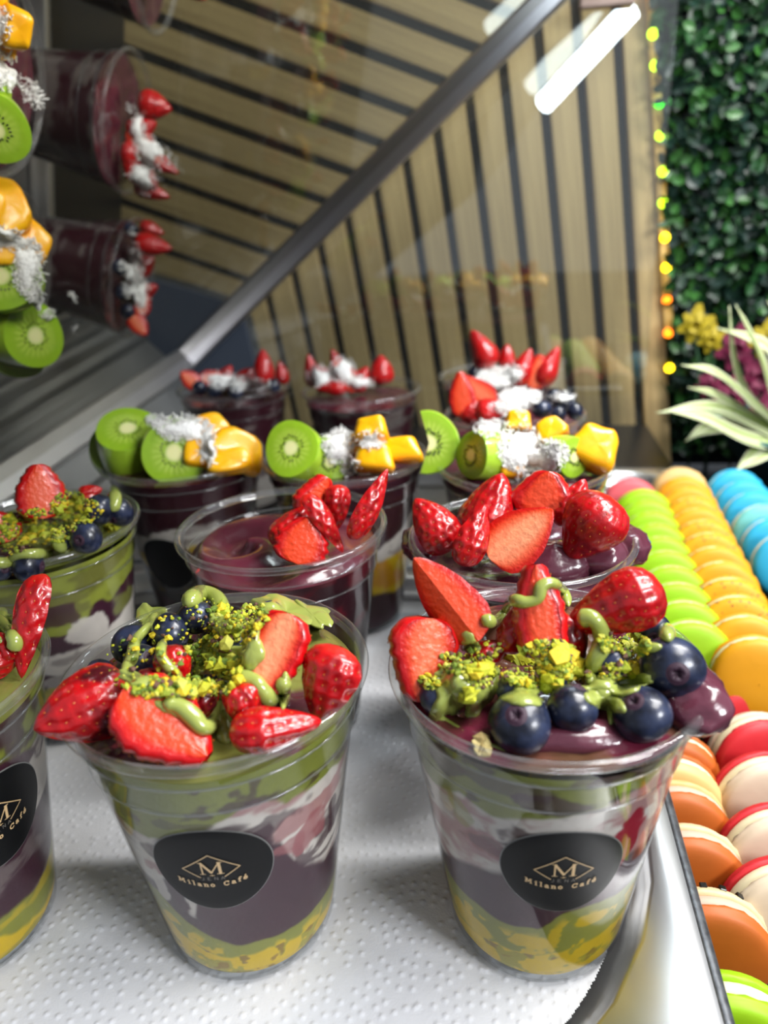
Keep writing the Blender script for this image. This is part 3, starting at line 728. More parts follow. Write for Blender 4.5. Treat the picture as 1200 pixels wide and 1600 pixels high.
def kiwi(u, v, rpx, phi, label, a0=0, a1=2*PI, th=.010, tilt=0, psi=0, z=.012):
    SEED[0] += 1; pos = at(u, v, H+z); r = px2m(rpx, pos); na, ns = 44, 14
    A = np.linspace(a0, a1, na); s = np.linspace(0, 1, ns); SS, AA = np.meshgrid(s, A, indexing='ij')
    dk = np.array(srgb(146, 184, 40)); lt = np.array(srgb(190, 214, 92)); core = np.array(srgb(236, 236, 170)); edge = np.array(srgb(150, 190, 40))
    parts = []
    fs, cs = [], []
    for sd in (1, -1):
        R = r*SS*(1+.03*np.sin(AA*3+SEED[0])); V = np.stack([R*np.cos(AA), R*np.sin(AA)*.92, sd*(th/2+.0005*(1-SS**3))+0*R], -1).reshape(-1, 3)
        ray_ = .5+.5*np.cos(AA*22); c = mixc(dk+0*SS[..., None], lt, sstep(SS, .3, .45)*.0+ray_*sstep(SS, .25, .4)*(1-sstep(SS, .55, .8))*.8)
        c = mixc(c, edge, sstep(SS, .6, .95)); c = mixc(c, core, 1-sstep(SS, .2, .30))
        F = grid_faces(ns, na); fs.append((V, F if sd == 1 else F[:, ::-1])); cs.append(c.reshape(-1, 3))
    q_ = np.linspace(-1, 1, 9); Q, AA2 = np.meshgrid(q_, A, indexing='ij'); R = r*(1+.03*np.sin(AA2*3+SEED[0]))*(1+.05*(1-Q**2)); 
    V = np.stack([R*np.cos(AA2), R*np.sin(AA2)*.92, Q*th/2], -1).reshape(-1, 3); fs.append((V, grid_faces(9, na)[:, ::-1])); cs.append(np.tile(np.array(srgb(164, 200, 52)), (len(V), 1)))
    if a1-a0 < 6.2:
        for aa in (a0, a1):
            s2, Q2 = np.meshgrid(np.linspace(0, 1, ns), np.linspace(-1, 1, 5), indexing='ij'); R = r*s2*(1+.03*math.sin(aa*3+SEED[0]))
            V = np.stack([R*math.cos(aa), R*math.sin(aa)*.92, Q2*th/2], -1).reshape(-1, 3); fs.append((V, grid_faces(ns, 5)))
            c = mixc(dk+0*s2[..., None], edge, sstep(s2, .6, .95)); cs.append(mixc(c, core, 1-sstep(s2, .2, .3)).reshape(-1, 3))
    V, F = join(fs); sv, sf = [], []
    for i in range(26):
        a = a0+(a1-a0)*(i+.5)/26; rr = r*(.30+.16*rng.rand())
        for sd in (1, -1):
            p = np.array([rr*math.cos(a), rr*math.sin(a)*.92, sd*(th/2+.0006)]); d = np.array([math.cos(a), math.sin(a), 0]); e = np.array([-d[1], d[0], 0]); b = len(sv)
            sv += [p+d*.0010, p+e*.0005, p-d*.0008, p-e*.0005, p+np.array([0, 0, sd*.0004])]; sf += [[b, b+1, b+4], [b+1, b+2, b+4], [b+2, b+3, b+4], [b+3, b, b+4]]
    am = (a0+a1)/2; cen = np.array([math.cos(am), math.sin(am), 0])*(r*.4 if a1-a0 < 4 else 0)
    Rm = orient(phi, tilt, psi, 'cam', pos)
    return put('kiwi_slice', [('flesh', V-cen, F, M_kiwi, np.concatenate(cs)), ('seeds', np.array(sv)-cen, sf, M_kseed, None)], pos, Rm, label, 'kiwi', 'kiwi slices on the dessert cups')
def mango(u, v, wpx, hpx, label, rot=0, z=.012, dep=.012):
    SEED[0] += 1; pos = at(u, v, H+z); n = 12
    t = np.linspace(0, PI, n+4); A = np.linspace(0, 2*PI, 28, endpoint=False); T, AA = np.meshgrid(t, A, indexing='ij')
    def pw(x, e): return np.sign(x)*np.abs(x)**e
    e = .42; X = pw(np.sin(T), e)*pw(np.cos(AA), e); Y = pw(np.sin(T), e)*pw(np.sin(AA), e); Z = pw(np.cos(T), e)
    P = np.stack([X, Y, Z], -1); nn = fbm(P*1.1+SEED[0]*3.1, 2)-.5; P = P*(1+nn[..., None]*.45); P[..., 0] *= 1-.18*P[..., 1]
    P = P*np.array([px2m(wpx/2, pos), px2m(hpx/2, pos), dep/2])
    Rm = orient(90+rot, -18, (SEED[0]*37) % 40-20, 'cam', pos)
    return put('mango_chunk', [('mango_chunk', P.reshape(-1, 3), grid_faces(n+4, 28, True)[:, ::-1], M_mango, None)], pos, Rm, label, 'mango', 'mango chunks on the dessert cups')
def cast(bvh, u, v, zdef=H):
    C, d = ray(u, v); L = np.linalg.norm(d); h = bvh.ray_cast(Vector(C), Vector(d/L))
    if h[0] is None: return at(u, v, zdef), None
    return np.array(h[0]), np.array(h[1])
def drizzle(bvh, paths, patches, label, name='cream_drizzle', m=None):
    parts = []
    for pl, w in paths:
        P2 = catmull(np.array(pl, float), 7); P3 = []; 
        for u, v in P2:
            p, n = cast(bvh, u, v); P3.append(p)
        P3 = np.array(P3); D = np.linalg.norm(P3-CC, axis=1); D0 = D.copy()
        for _ in range(9):
            D[1:-1] = (D[:-2]+2*D[1:-1]+D[2:])/4
            D = np.minimum(D, D0+.0003)
        dirs = (P3-CC)/np.linalg.norm(P3-CC, axis=1)[:, None]; r = px2m(w/2, P3[len(P3)//2])
        P3 = CC+dirs*(D-.45*r)[:, None]+np.array([0, 0, .15*r])
        k = np.arange(len(P3)); rr = 1.18*r*(1+.10*np.sin(k*.35+len(parts))); e = np.minimum(np.minimum(k, k[::-1])/3.0, 1); rr = rr*np.sqrt(np.clip(e, .05, 1))
        parts.append(tube(P3, rr, 12))
    for (u, v, ru, rv, ang) in patches:
        nr, na = 9, 34; V = []; c, s = math.cos(math.radians(ang)), math.sin(math.radians(ang))
        ctr, _ = cast(bvh, u, v); rs = px2m((ru+rv)/2, ctr)
        Dm = np.zeros((nr, na)); dirs = np.zeros((nr, na, 3)); ph = rng.rand()*6
        for i in range(nr):
            for k in range(na):
                t = 2*PI*k/na; rad = (i/(nr-1))*(1+.16*math.sin(3*t+ph)+.10*math.sin(5*t+2*ph)+.05*math.sin(9*t))
                x, y = ru*rad*math.cos(t), rv*rad*math.sin(t); p, _ = cast(bvh, u+x*c-y*s, v+x*s+y*c)
                Dm[i, k] = np.linalg.norm(p-CC); dirs[i, k] = (p-CC)/Dm[i, k]
        med = np.median(Dm); Dm = np.clip(Dm, med-.010, med+.010); D0 = Dm.copy()
        for _ in range(4):
            Dm[1:-1] = (Dm[:-2]+Dm[2:]+np.roll(Dm, 1, 1)[1:-1]+np.roll(Dm, -1, 1)[1:-1])/4; Dm = np.minimum(Dm, D0+.0003)
        s_ = np.linspace(0, 1, nr)[:, None]; thick = min(.0030, rs*.45)*np.sqrt(np.clip(1-s_**2.5, 0, 1))-.0004
        P = CC+dirs*(Dm-thick)[..., None]; parts.append((P.reshape(-1, 3), grid_faces(nr, na, True)))
    V, F = join(parts); o = mk(name, V, F, m or M_cream); add_bvh(V, F)
    tag(o, label, 'sauce', 'pistachio cream on the dessert cups'); return o
ICO_V = None
def ico():
    p = (1+5**.5)/2; V = np.array([(-1, p, 0), (1, p, 0), (-1, -p, 0), (1, -p, 0), (0, -1, p), (0, 1, p), (0, -1, -p), (0, 1, -p), (p, 0, -1), (p, 0, 1), (-p, 0, -1), (-p, 0, 1)])/1.9
    F = np.array([(0, 11, 5), (0, 5, 1), (0, 1, 7), (0, 7, 10), (0, 10, 11), (1, 5, 9), (5, 11, 4), (11, 10, 2), (10, 7, 6), (7, 1, 8), (3, 9, 4), (3, 4, 2), (3, 2, 6), (3, 6, 8), (3, 8, 9), (4, 9, 5), (2, 4, 11), (6, 2, 10), (8, 6, 7), (9, 8, 1)])
    return V, F
IV, IF = ico()
CRC = [srgb(*c) for c in ((178, 180, 34), (160, 170, 38), (204, 180, 30), (132, 146, 40), (98, 122, 34), (96, 66, 50), (186, 186, 70))]
def crumbs(bvh, ells, label, zdef=H+.006, name='pistachio_crumbs', cols=CRC, flake=False, m=None, cat='nuts', grp='chopped pistachio on the dessert cups', size=(.00035, .00125)):
    Vs, Fs, Cs = [], [], []; n0 = 0
    for (u, v, ru, rv, cnt) in ells:
        for _ in range(cnt if (flake or size[0] > .001) else int(cnt*1.0)):
            a = rng.rand()*2*PI; q_ = math.sqrt(rng.rand()); p, nn = cast(bvh, u+ru*q_*math.cos(a), v+rv*q_*math.sin(a), zdef)
            s = size[0]+(size[1]-size[0])*rng.rand()**2.2
            if flake:
                d = unit(rng.randn(3)+np.array([0, 0, .6])); e = unit(np.cross(d, rng.randn(3))); g = np.cross(d, e); L = s*2.6
                V = boxv(p+np.array([0, 0, rng.rand()*.002]), d*L, e*s*.45, g*s*.22); F = BOXF
            else:
                sc = s*(1+.35*rng.randn(12, 1).clip(-1, 1)); V = IV*sc*np.array([1, .8+.4*rng.rand(), .8])+p+np.array([0, 0, s*.4+rng.rand()*.0012]); F = IF.tolist()
            Vs.append(V); Fs += [[i+n0 for i in f] for f in F]; n0 += len(V); Cs.append(np.tile(cols[rng.randint(len(cols))], (len(V), 1)))
    o = mk(name, np.concatenate(Vs), Fs, m or M_crumb, None, False, np.concatenate(Cs)); tag(o, label, cat, grp, 'stuff'); return o
def coconut(bvh, ells, label):
    o = crumbs(bvh, ells, label, name='coconut_shavings', flake=True, m=M_coco, cols=[(1, 1, 1)], cat='coconut', grp='grated coconut on the dessert cups', size=(.0004, .0010))
    b = drizzle(bvh, [], [(u, v, ru*.72, rv*.72, 0) for u, v, ru, rv, c in ells], 'x', 'coconut_heap', M_coco)
    for k in ('label', 'category', 'group'): del b[k]
    b.parent = o; return o
def acai_top(seed, green=0.0, amp=.004, col=None):
    base = np.array(srgb(84, 40, 52)) if col is None else np.array(col)
    def hf(X, Y, R): return amp*(fbm(np.stack([X*70, Y*70, 0*X+seed], -1), 3)-.35)*1.6
    def cf(X, Y, R):
        n = fbm(np.stack([X*60, Y*60, 0*X+seed+4], -1), 3)
        c = mixc(base+0*X[..., None], base*.55, sstep(n, .4, .7))
        return mixc(c, np.array(srgb(128, 138, 60)), green*sstep(fbm(np.stack([X*45, Y*45, 0*X+seed+9], -1), 2), .45, .52))
    return hf, cf

# ================================================================== CUP A (front left)
cx, cy = POS['A']; rootA = cup('A', 'clear cup in front at left centre, strawberry slices hanging over its left rim')
bA = [[(262, 1440), (300, 1478), (350, 1500), (420, 1490), (470, 1472), (500, 1440), (532, 1395)],
      [(243, 1395), (275, 1430), (310, 1458), (370, 1482), (430, 1470), (480, 1440), (533, 1385)],
      [(205, 1345), (240, 1385), (300, 1365), (350, 1345), (400, 1325), (440, 1330), (470, 1362), (510, 1350), (538, 1290)],
      [(175, 1275), (230, 1312), (300, 1312), (350, 1292), (400, 1262), (450, 1262), (490, 1235), (543, 1175)]]
pA = [(490, 1300, .009, .010, PINK, .85, 0), (455, 1325, .007, .005, PINK, .7, .5), (390, 1330, .012, .007, ACAI, .9, .2), (520, 1280, .003, .012, ACAI, .8, .3), (400, 1262, .010, .003, ACAI, .8, .5), (292, 1300, .008, .002, ACAI, .5, .6), (250, 1390, .004, .008, YOG, .8, .4), (300, 1420, .003, .007, YOG, .85, .3), (500, 1240, .010, .003, YOG, .9, .5), (250, 1345, .006, .004, ACAI, .8, 0), (420, 1300, .012, .006, ACAI, .7, .4), (300, 1205, .02, .003, ACAI, .5, .1)]
fill_lateral('A', cx, cy, rootA, 420, 190, bA, pA, seed=1)
fill_top(cx, cy, rootA, H-.008, 40, *acai_top(1, .7))
sticker(rootA, cx, cy, 332, 1366)
g = 'on the front cup with the overhanging strawberries'
straw(140, 1098, 150, 118, 205, 'wedge', 'skin', 8, 10, z=.006, dark=.9, label='strawberry half with dark jam stains overhanging the left rim of the front-left cup', alpha=PI)
straw(252, 1128, 165, 112, 322, 'slice', 'cam', 10, -12, z=.006, th=.007, pale=.05, label='flat orange-red strawberry slice leaning over the front rim beside the jam-stained half')
straw(424, 1140, 145, 76, 8, 'wedge', 'skin', 0, 8, z=.004, pale=.3, label='bright red strawberry wedge lying along the front right rim of the front-left cup')
straw(505, 1062, 120, 104, 250, 'wedge', 'skin', -12, 38, z=.008, pale=.5, label='rounded glossy strawberry half against the right rim of the front-left cup')
straw(428, 1022, 148, 84, 248, 'slice', 'cam', -5, 12, z=.014, th=.0055, pale=1.0, label='pale orange strawberry slice standing upright behind the rounded half')
straw(272, 1045, 80, 60, 290, 'wedge', 'skin', -10, 0, z=.010, dark=.6, label='dark red strawberry chunk under green cream in the middle of the front-left cup')
straw(236, 1078, 74, 46, 300, 'wedge', 'skin', -10, 0, z=.006, dark=.8, label='dark strawberry sliver beside the jam-stained strawberry half')
straw(380, 1098, 68, 62, 280, 'wedge', 'skin', 0, 0, z=.007, label='small shiny red strawberry piece framed by a loop of green cream')
straw(312, 1100, 78, 50, 250, 'wedge', 'skin', -10, 0, z=.003, dark=.7, label='dark red strawberry piece half buried under crumbs at the front of the cup')
blueb(207, 1006, 34, 'blueberry at the left rim of the front-left cup under cream', z=.002)
blueb(266, 990, 33, 'blueberry with a white glint left of the tall cream blob', z=.006)
blueb(306, 965, 30, 'dark blueberry wrapped by the tall cream blob', z=.008)
blueb(222, 1036, 30, 'blueberry between cream strands behind the dark strawberry sliver', z=.004)
blueb(158, 1052, 24, 'small blueberry low at the left rim above the jam-stained strawberry', z=.001)
blueb(420, 962, 24, 'blueberry peeking out behind the pale upright slice', z=.001)
blueb(364, 1008, 34, 'blueberry covered in pistachio crumbs in the centre of the front-left cup', z=.006)
blueb(345, 1060, 28, 'blueberry below the crumb-covered one in the front-left cup', z=.000)
bvh = make_bvh()
drizzle(bvh, [([(292, 948), (312, 930), (338, 935), (346, 958), (334, 972), (352, 980), (384, 972)], 24), ([(246, 958), (232, 980), (212, 1002), (206, 1030), (192, 1052)], 15), ([(256, 1000), (252, 1025), (268, 1048), (282, 1066)], 15),
              ([(254, 1100), (278, 1104), (300, 1120), (318, 1138), (336, 1130), (343, 1102), (350, 1076), (372, 1062), (398, 1066), (412, 1082), (426, 1098), (440, 1080), (446, 1060)], 21), ([(348, 1110), (350, 1138), (356, 1164)], 22), ([(446, 1050), (446, 1080), (442, 1108)], 13)],
        [(448, 955, 60, 22, 8), (236, 965, 24, 22, 0), (300, 1040, 22, 34, 0), (490, 962, 34, 14, 30), (276, 1108, 34, 13, 12), (222, 1065, 38, 15, 15), (340, 1025, 46, 30, 0), (392, 1015, 20, 40, 10)],
        'looping pistachio cream drizzle over the fruit of the front-left cup')
bvh = make_bvh()
crumbs(bvh, [(375, 985, 28, 24, 170), (350, 1042, 30, 20, 190), (300, 1078, 62, 14, 420), (240, 1084, 36, 8, 110), (325, 1010, 34, 34, 130), (395, 965, 24, 20, 130), (330, 960, 40, 20, 40), (210, 1040, 50, 40, 60), (290, 1010, 60, 60, 90)], 'chopped pistachio scattered over the middle of the front-left cup')
crumbs(bvh, [(349, 957, 3, 5, 5), (372, 1068, 3, 3, 2), (300, 1082, 20, 6, 12), (350, 1035, 22, 20, 22)], 'coarse pistachio pieces among the crumbs of the front-left cup', name='pistachio_pieces', size=(.0018, .0028))
reset_bvh()
# ================================================================== CUP B (front right)
cx, cy = POS['B']; rootB = cup('B', 'clear cup in front at right centre, piled with tall strawberries and big blueberries')
bB = [[(715, 1430), (760, 1475), (820, 1500), (880, 1495), (930, 1470), (975, 1430)],
      [(698, 1385), (740, 1412), (790, 1448), (840, 1455), (880, 1432), (930, 1418), (990, 1380)],
      [(688, 1335), (740, 1362), (800, 1372), (870, 1370), (930, 1350), (1000, 1335)],
      [(665, 1215), (715, 1250), (770, 1282), (830, 1290), (880, 1285), (940, 1272), (1000, 1240), (1035, 1205)]]
pB = [(880, 1270, .012, .004, ACAI, .85, 0), (780, 1232, .014, .004, ACAI, .7, .2), (700, 1200, .006, .006, ACAI, .8, 0), (950, 1225, .010, .005, ACAI, .6, .4), (880, 1215, .012, .003, ACAI, .6, 0),
      (985, 1315, .0065, .013, CRIM, 1, -.35), (760, 1330, .012, .005, PINK, .7, .3), (800, 1345, .02, .004, ACAI*1.6, .6, .2), (740, 1450, .010, .004, YEL, .8, .2), (830, 1480, .008, .004, YEL, .9, 0), (930, 1440, .008, .003, YEL, .9, .5), (870, 1510, .010, .003, YEL, 1, .2), (715, 1270, .004, .010, GREEN*1.3, .5, 0)]
fill_lateral('B', cx, cy, rootB, 420, 190, bB, pB, seed=5)
fill_top(cx, cy, rootB, H-.006, 40, *acai_top(5, .15, .005, srgb(96, 30, 48)))
sticker(rootB, cx, cy, 880, 1369)
straw(660, 1022, 128, 92, 262, 'slice', 'cam', -6, -18, z=.010, th=.007, pale=.45, dark=.2, label='glossy strawberry slice standing at the left rim of the front-right cup')
straw(705, 938, 160, 96, 128, 'wedge', 'cam', 6, -14, z=.024, alpha=PI*.8, pale=.12, dark=.3, label='tall strawberry wedge rising at the back left of the front-right cup')
straw(843, 962, 145, 62, 95, 'slice', 'cam', 6, 8, z=.020, th=.008, pale=.15, label='upright orange strawberry slice behind the crumbs under the cream arch')
straw(800, 985, 84, 52, 75, 'wedge', 'skin', 0, -10, z=.014, label='small seedy strawberry piece left of the upright orange slice')
straw(965, 942, 162, 108, 202, 'wedge', 'skin', 0, 16, z=.024, dark=.35, alpha=PI*.9, label='big dark red strawberry half pointing right above the big blueberries')
straw(895, 1000, 90, 60, 280, 'wedge', 'skin', 0, -20, z=.012, dark=.8, label='dark jammy strawberry piece in the middle of the front-right cup')
straw(872, 1045, 56, 44, 260, 'wedge', 'skin', 0, 0, z=.008, label='small red strawberry bit beneath the jammy piece')
straw(765, 1020, 78, 46, 20, 'wedge', 'skin', 0, 0, z=.008, label='red strawberry chunk behind the yellow pistachio clump')
straw(1065, 1108, 44, 34, 20, 'wedge', 'skin', 0, 0, z=.000, label='tiny red strawberry bit at the right rim of the front-right cup')
blueb(1050, 1044, 50, 'largest blueberry with a reddish dimple at the right of the front-right cup', z=.008, axis=(-.15, -.85, .35))
blueb(1003, 1116, 46, 'big oval blueberry with cream at the front rim of the front-right cup', z=.002, axis=(-.5, -.2, .9), squash=.82)
blueb(894, 1107, 39, 'round blueberry in the front middle of the front-right cup', z=.003, axis=(.3, .3, .8), squash=.95)
blueb(812, 1130, 49, 'purple blueberry with a visible dimple at the front rim of the front-right cup', z=.001, axis=(-.25, -.55, .85))
blueb(1018, 986, 30, 'blueberry crossed by a cream strap at the back right rim', z=.006)
blueb(680, 1090, 28, 'dark blueberry at the left rim of the front-right cup', z=.001)
blueb(728, 1070, 34, 'blueberry under the striped cream blob at the left of the front-right cup', z=.005)
blueb(862, 1056, 28, 'blueberry hidden under pistachio behind the round one', z=.006)
blueb(952, 1035, 28, 'brownish blueberry covered with jam and crumbs', z=.008)
blueb(800, 1075, 26, 'blueberry topped by cream behind the purple one', z=.004)
blueb(940, 1080, 26, 'blueberry under the broad cream patch', z=.002)
# rim swelling of acai
n_ = 20; tt = np.linspace(0, PI, n_); aa = np.linspace(0, 2*PI, 28, endpoint=False); T, A_ = np.meshgrid(tt, aa, indexing='ij')
def lump(u, v, z, sx, sy, sz, label, seed, name='acai_scoop'):
    p = at(u, v, z); P = np.stack([np.sin(T)*np.cos(A_), np.sin(T)*np.sin(A_), np.cos(T)], -1); P = P*(1+.5*(fbm(P*1.5+seed, 3)-.5)[..., None]+.12*(fbm(P*5+seed, 2)-.5)[..., None])*np.array([sx, sy, sz])
    V = P.reshape(-1, 3)+p; F = grid_faces(n_, 28, True)[:, ::-1]; o = mk(name, V, F, M_top, None, True, np.tile(np.array(srgb(92, 44, 58)), (len(V), 1))); add_bvh(V, F.tolist())
    tag(o, label, 'acai', 'acai lumps on the dessert cups'); return o
lump(1078, 1088, H-.001, .010, .014, .008, 'shiny acai bulge swelling at the right rim of the front-right cup', 3)
lump(905, 1152, H-.005, .020, .006, .0045, 'wet purple acai ridge at the front rim below the blueberries', 8)
bvh = make_bvh()
drizzle(bvh, [([(752, 965), (770, 972), (788, 958), (800, 940), (822, 942), (840, 936), (846, 918), (862, 912), (880, 925), (888, 948)], 17), ([(902, 968), (925, 968), (938, 985), (940, 1010), (928, 1035), (922, 1068)], 21), ([(1040, 978), (1044, 1002)], 22),
              ([(1034, 1010), (1005, 1018), (985, 1040)], 15), ([(955, 1090), (954, 1132)], 12)],
        [(706, 1082, 28, 48, 25), (748, 1082, 26, 44, 28), (818, 1088, 32, 18, 0), (965, 1068, 58, 17, -4), (945, 1090, 34, 24, 30), (734, 1005, 14, 20, -30), (700, 1058, 24, 14, 0), (880, 1042, 26, 18, 0)],
        'pistachio cream arching over the strawberries and blueberries of the front-right cup')
drizzle(bvh, [([(672, 1112), (700, 1130), (735, 1150), (770, 1168), (800, 1178)], 9)], [], 'thin cream smear along the inner left rim of the front-right cup')
bvh = make_bvh()
crumbs(bvh, [(858, 1028, 42, 24, 420), (822, 1062, 34, 14, 200), (898, 1056, 24, 14, 160), (990, 1012, 24, 18, 260), (952, 1008, 20, 14, 120), (965, 1052, 34, 12, 140), (715, 1040, 30, 14, 90), (750, 1050, 26, 30, 130), (670, 1070, 14, 12, 40), (760, 1035, 50, 30, 60)], 'crumbly pistachio clumps over the middle of the front-right cup')
crumbs(bvh, [(748, 1052, 13, 18, 18), (730, 1090, 6, 10, 5), (812, 1030, 14, 12, 20), (905, 1055, 12, 9, 12), (880, 1028, 14, 10, 14), (985, 1052, 14, 7, 9), (858, 1072, 12, 6, 8)], 'chunky yellow pistachio pieces on the front-right cup', name='pistachio_pieces', size=(.0019, .0032), cols=CRC[:3])
crumbs(bvh, [(755, 1172, 6, 10, 16)], 'small oat cluster stuck to the front rim of the front-right cup', name='oat_cluster', size=(.0016, .0026), cols=[srgb(186, 168, 110), srgb(150, 130, 80)], cat='oats', grp='oat clusters')
reset_bvh()
# ================================================================== CUP C (left edge)
Yw = (YOG, .5); Dk = (ACAI, .6)
schA = [(.016, YEL, 0, .010, (GREEN2, .6)), (.030, GREEN2, 1, .012, (YEL, .5)), (.053, ACAI, 2, .014, (YOG, .15)), (.066, YOG, 3, .016, (ACAI, .7)), (.079, ACAI*1.1, 2, .014, (YOG, .6)), (.3, GREEN, 4, 0, (ACAI, .4))]
cx, cy = POS['C']; rootC = cup('C', 'clear cup cut off by the left edge, one red strawberry wedge standing in it')
fill_lateral('C', cx, cy, rootC, 260, 130, None, [(20, 1130, .012, .012, ACAI, .9, 0), (60, 1210, .014, .005, YOG, .9, .3)], schA, seed=9)
fill_top(cx, cy, rootC, H-.008, 26, *acai_top(9, .7))
sticker(rootC, cx, cy, 0, 1288)
straw(46, 968, 165, 66, 262, 'wedge', 'skin', 0, 22, z=.014, alpha=PI*.6, pale=.5, label='tall strawberry wedge standing at the right rim of the cup cut off at left')
straw(0, 1035, 60, 50, 20, 'wedge', 'skin', 0, 0, z=.002, label='strawberry chunk low in the cup cut off at left')
straw(10, 1012, 50, 40, 120, 'wedge', 'skin', 0, 0, z=.006, label='dark strawberry bit behind the wedge in the cup cut off at left')
blueb(-40, 1010, 38, 'blueberry just inside the cup cut off at left', z=.004)
bvh = make_bvh()
drizzle(bvh, [([(-30, 960), (0, 972), (16, 990), (24, 1005), (20, 1020)], 17)], [(0, 970, 28, 20, 0), (-30, 1000, 30, 20, 0)], 'pistachio cream hanging beside the lone wedge in the cup cut off at left')
reset_bvh()
# ================================================================== CUP D (left middle)
cx, cy = POS['D']; rootD = cup('D', 'clear pistachio-covered cup near the left edge, behind the cut-off one')
schD = [(.016, YEL, 0, .010, (GREEN2, .5)), (.028, GREEN2, 1, .012, (YEL, .4)), (.042, ACAI, 2, .014, (YOG, .5)), (.060, YOG, 3, .018, (ACAI, .5)), (.074, ACAI, 2, .022, (GREEN, .6)), (.3, GREEN*1.15, 4, 0, (ACAI, .45))]
fill_lateral('D', cx, cy, rootD, 240, 110, None, [(150, 990, .010, .008, YOG, .9, .3), (95, 960, .010, .006, ACAI, .9, .2)], schD, seed=14)
fill_top(cx, cy, rootD, H-.006, 26, *acai_top(14, .8))
straw(64, 772, 84, 64, 95, 'slice', 'cam', 0, 0, z=.022, th=.008, pale=.25, label='upright oval strawberry slice above the pistachio on the left cup')
straw(5, 825, 50, 40, 120, 'slice', 'cam', 0, 0, z=.008, th=.006, pale=.7, label='pale strawberry slice among crumbs at the left picture edge')
straw(52, 800, 56, 30, 20, 'wedge', 'skin', 0, 0, z=.010, label='dark strawberry piece at the foot of the upright oval slice')
straw(140, 770, 36, 26, 20, 'wedge', 'skin', 0, 0, z=.012, label='small red strawberry bit behind the cream-topped blueberry')
blueb(155, 797, 26, 'left of the two cream-topped blueberries on the pistachio-covered cup', z=.012)
blueb(186, 800, 24, 'blueberry at the far right rim of the pistachio-covered cup', z=.008)
blueb(134, 840, 26, 'blueberry with an open crown at the front rim of the pistachio-covered cup', z=.006, axis=(-.1, -.9, .2))
blueb(100, 842, 18, 'blueberry half hidden left of the open-crowned one', z=.005)
blueb(45, 884, 26, 'blueberry low at the front rim of the pistachio-covered cup', z=.000)
blueb(0, 888, 20, 'blueberry at the front rim next to the left picture edge', z=.000)
bvh = make_bvh()
drizzle(bvh, [([(-20, 878), (10, 880), (30, 868), (60, 866), (90, 868), (110, 862)], 14), ([(176, 762), (180, 785), (176, 800)], 18), ([(96, 828), (90, 846), (100, 862)], 18)], [(90, 862, 24, 11, 0)], 'pistachio cream ribbons on the pistachio-covered left cup')
bvh = make_bvh()
crumbs(bvh, [(60, 826, 60, 28, 520), (110, 795, 30, 26, 300), (20, 850, 30, 18, 160), (175, 826, 14, 9, 60), (130, 800, 30, 20, 120)], 'thick layer of chopped pistachio on the left cup')
crumbs(bvh, [(115, 800, 26, 20, 22), (40, 830, 40, 24, 26), (175, 828, 10, 6, 7)], 'yellow pistachio chunks on the left cup', name='pistachio_pieces', size=(.0018, .003), cols=CRC[:3])
reset_bvh()
# ================================================================== CUP E
AC = (DACAI, .3)
schE = [(.020, DACAI*1.2, 2, .006, (ACAI, .5)), (.3, DACAI, 2, 0, (CRIM*.6, .4))]
cx, cy = POS['E']; rootE = cup('E', 'clear cup of smooth dark acai with strawberries only on its right half')
fill_lateral('E', cx, cy, rootE, 200, 70, None, [(340, 900, .02, .004, CRIM, .4, 0)], schE, zt=H-.013, seed=20)
def hE(X, Y, R):
    x, y = X+.016, Y+.004; r = np.hypot(x, y)
    return .0045*np.sin(np.arctan2(y, x)*1.0+r*190)*np.exp(-r*18)+.002*(fbm(np.stack([X*60, Y*60, 0*X+2], -1), 2)-.5)+.002
fill_top(cx, cy, rootE, H-.013, 40, hE, acai_top(20, 0, .004, srgb(92, 36, 50))[1])
gE = 'in the smooth acai cup'
straw(450, 822, 88, 58, 50, 'wedge', 'skin', 0, -30, z=.008, alpha=PI*.7, label='leftmost strawberry wedge '+gE)
straw(472, 848, 74, 76, 75, 'slice', 'cam', 0, 0, z=.002, th=.008, pale=.05, label='broad orange-red strawberry slice at the front '+gE)
straw(505, 812, 110, 42, 305, 'wedge', 'skin', 0, -20, z=.012, alpha=PI*.6, label='long diagonal strawberry wedge in the middle '+gE)
straw(490, 778, 70, 46, 60, 'slice', 'cam', 0, 20, z=.016, th=.007, pale=.1, label='strawberry slice at the back '+gE)
straw(526, 790, 74, 46, 265, 'wedge', 'skin', 0, 10, z=.014, alpha=PI*.8, pale=.3, label='rough seedy strawberry piece left of the long pointed one')
straw(576, 794, 125, 44, 62, 'wedge', 'skin', 0, 20, z=.018, alpha=PI*.7, label='long pointed strawberry wedge rising over the right rim '+gE)
straw(345, 895, 70, 34, 185, 'slice', 'cam', 0, 0, z=-.014, th=.004, pale=.3, label='strawberry slice sunk behind the wall of the smooth acai cup')
reset_bvh()
# ================================================================== CUP F
cx, cy = POS['F']; rootF = cup('F', 'clear cup heaped with a ring of red strawberries behind the front-right cup')
fill_lateral('F', cx, cy, rootF, 200, 70, None, [], schE, zt=H-.010, seed=24)
fill_top(cx, cy, rootF, H-.010, 30, *acai_top(24, 0, .005, srgb(92, 44, 60)))
gF = 'on the cup heaped with strawberries'
straw(762, 798, 116, 92, 70, 'wedge', 'skin', 0, -8, z=.014, label='dark seedy strawberry half at the back left '+gF)
straw(682, 822, 100, 72, 125, 'wedge', 'skin', 0, 12, z=.010, alpha=PI*.9, label='leftmost light red strawberry '+gF)
straw(740, 842, 104, 58, 68, 'wedge', 'skin', 0, 14, z=.010, alpha=PI*.75, label='narrow seedy strawberry wedge leaning '+gF)
straw(850, 776, 72, 84, 80, 'slice', 'cam', 0, 0, z=.018, th=.010, pale=.1, label='orange strawberry slab at the top back '+gF)
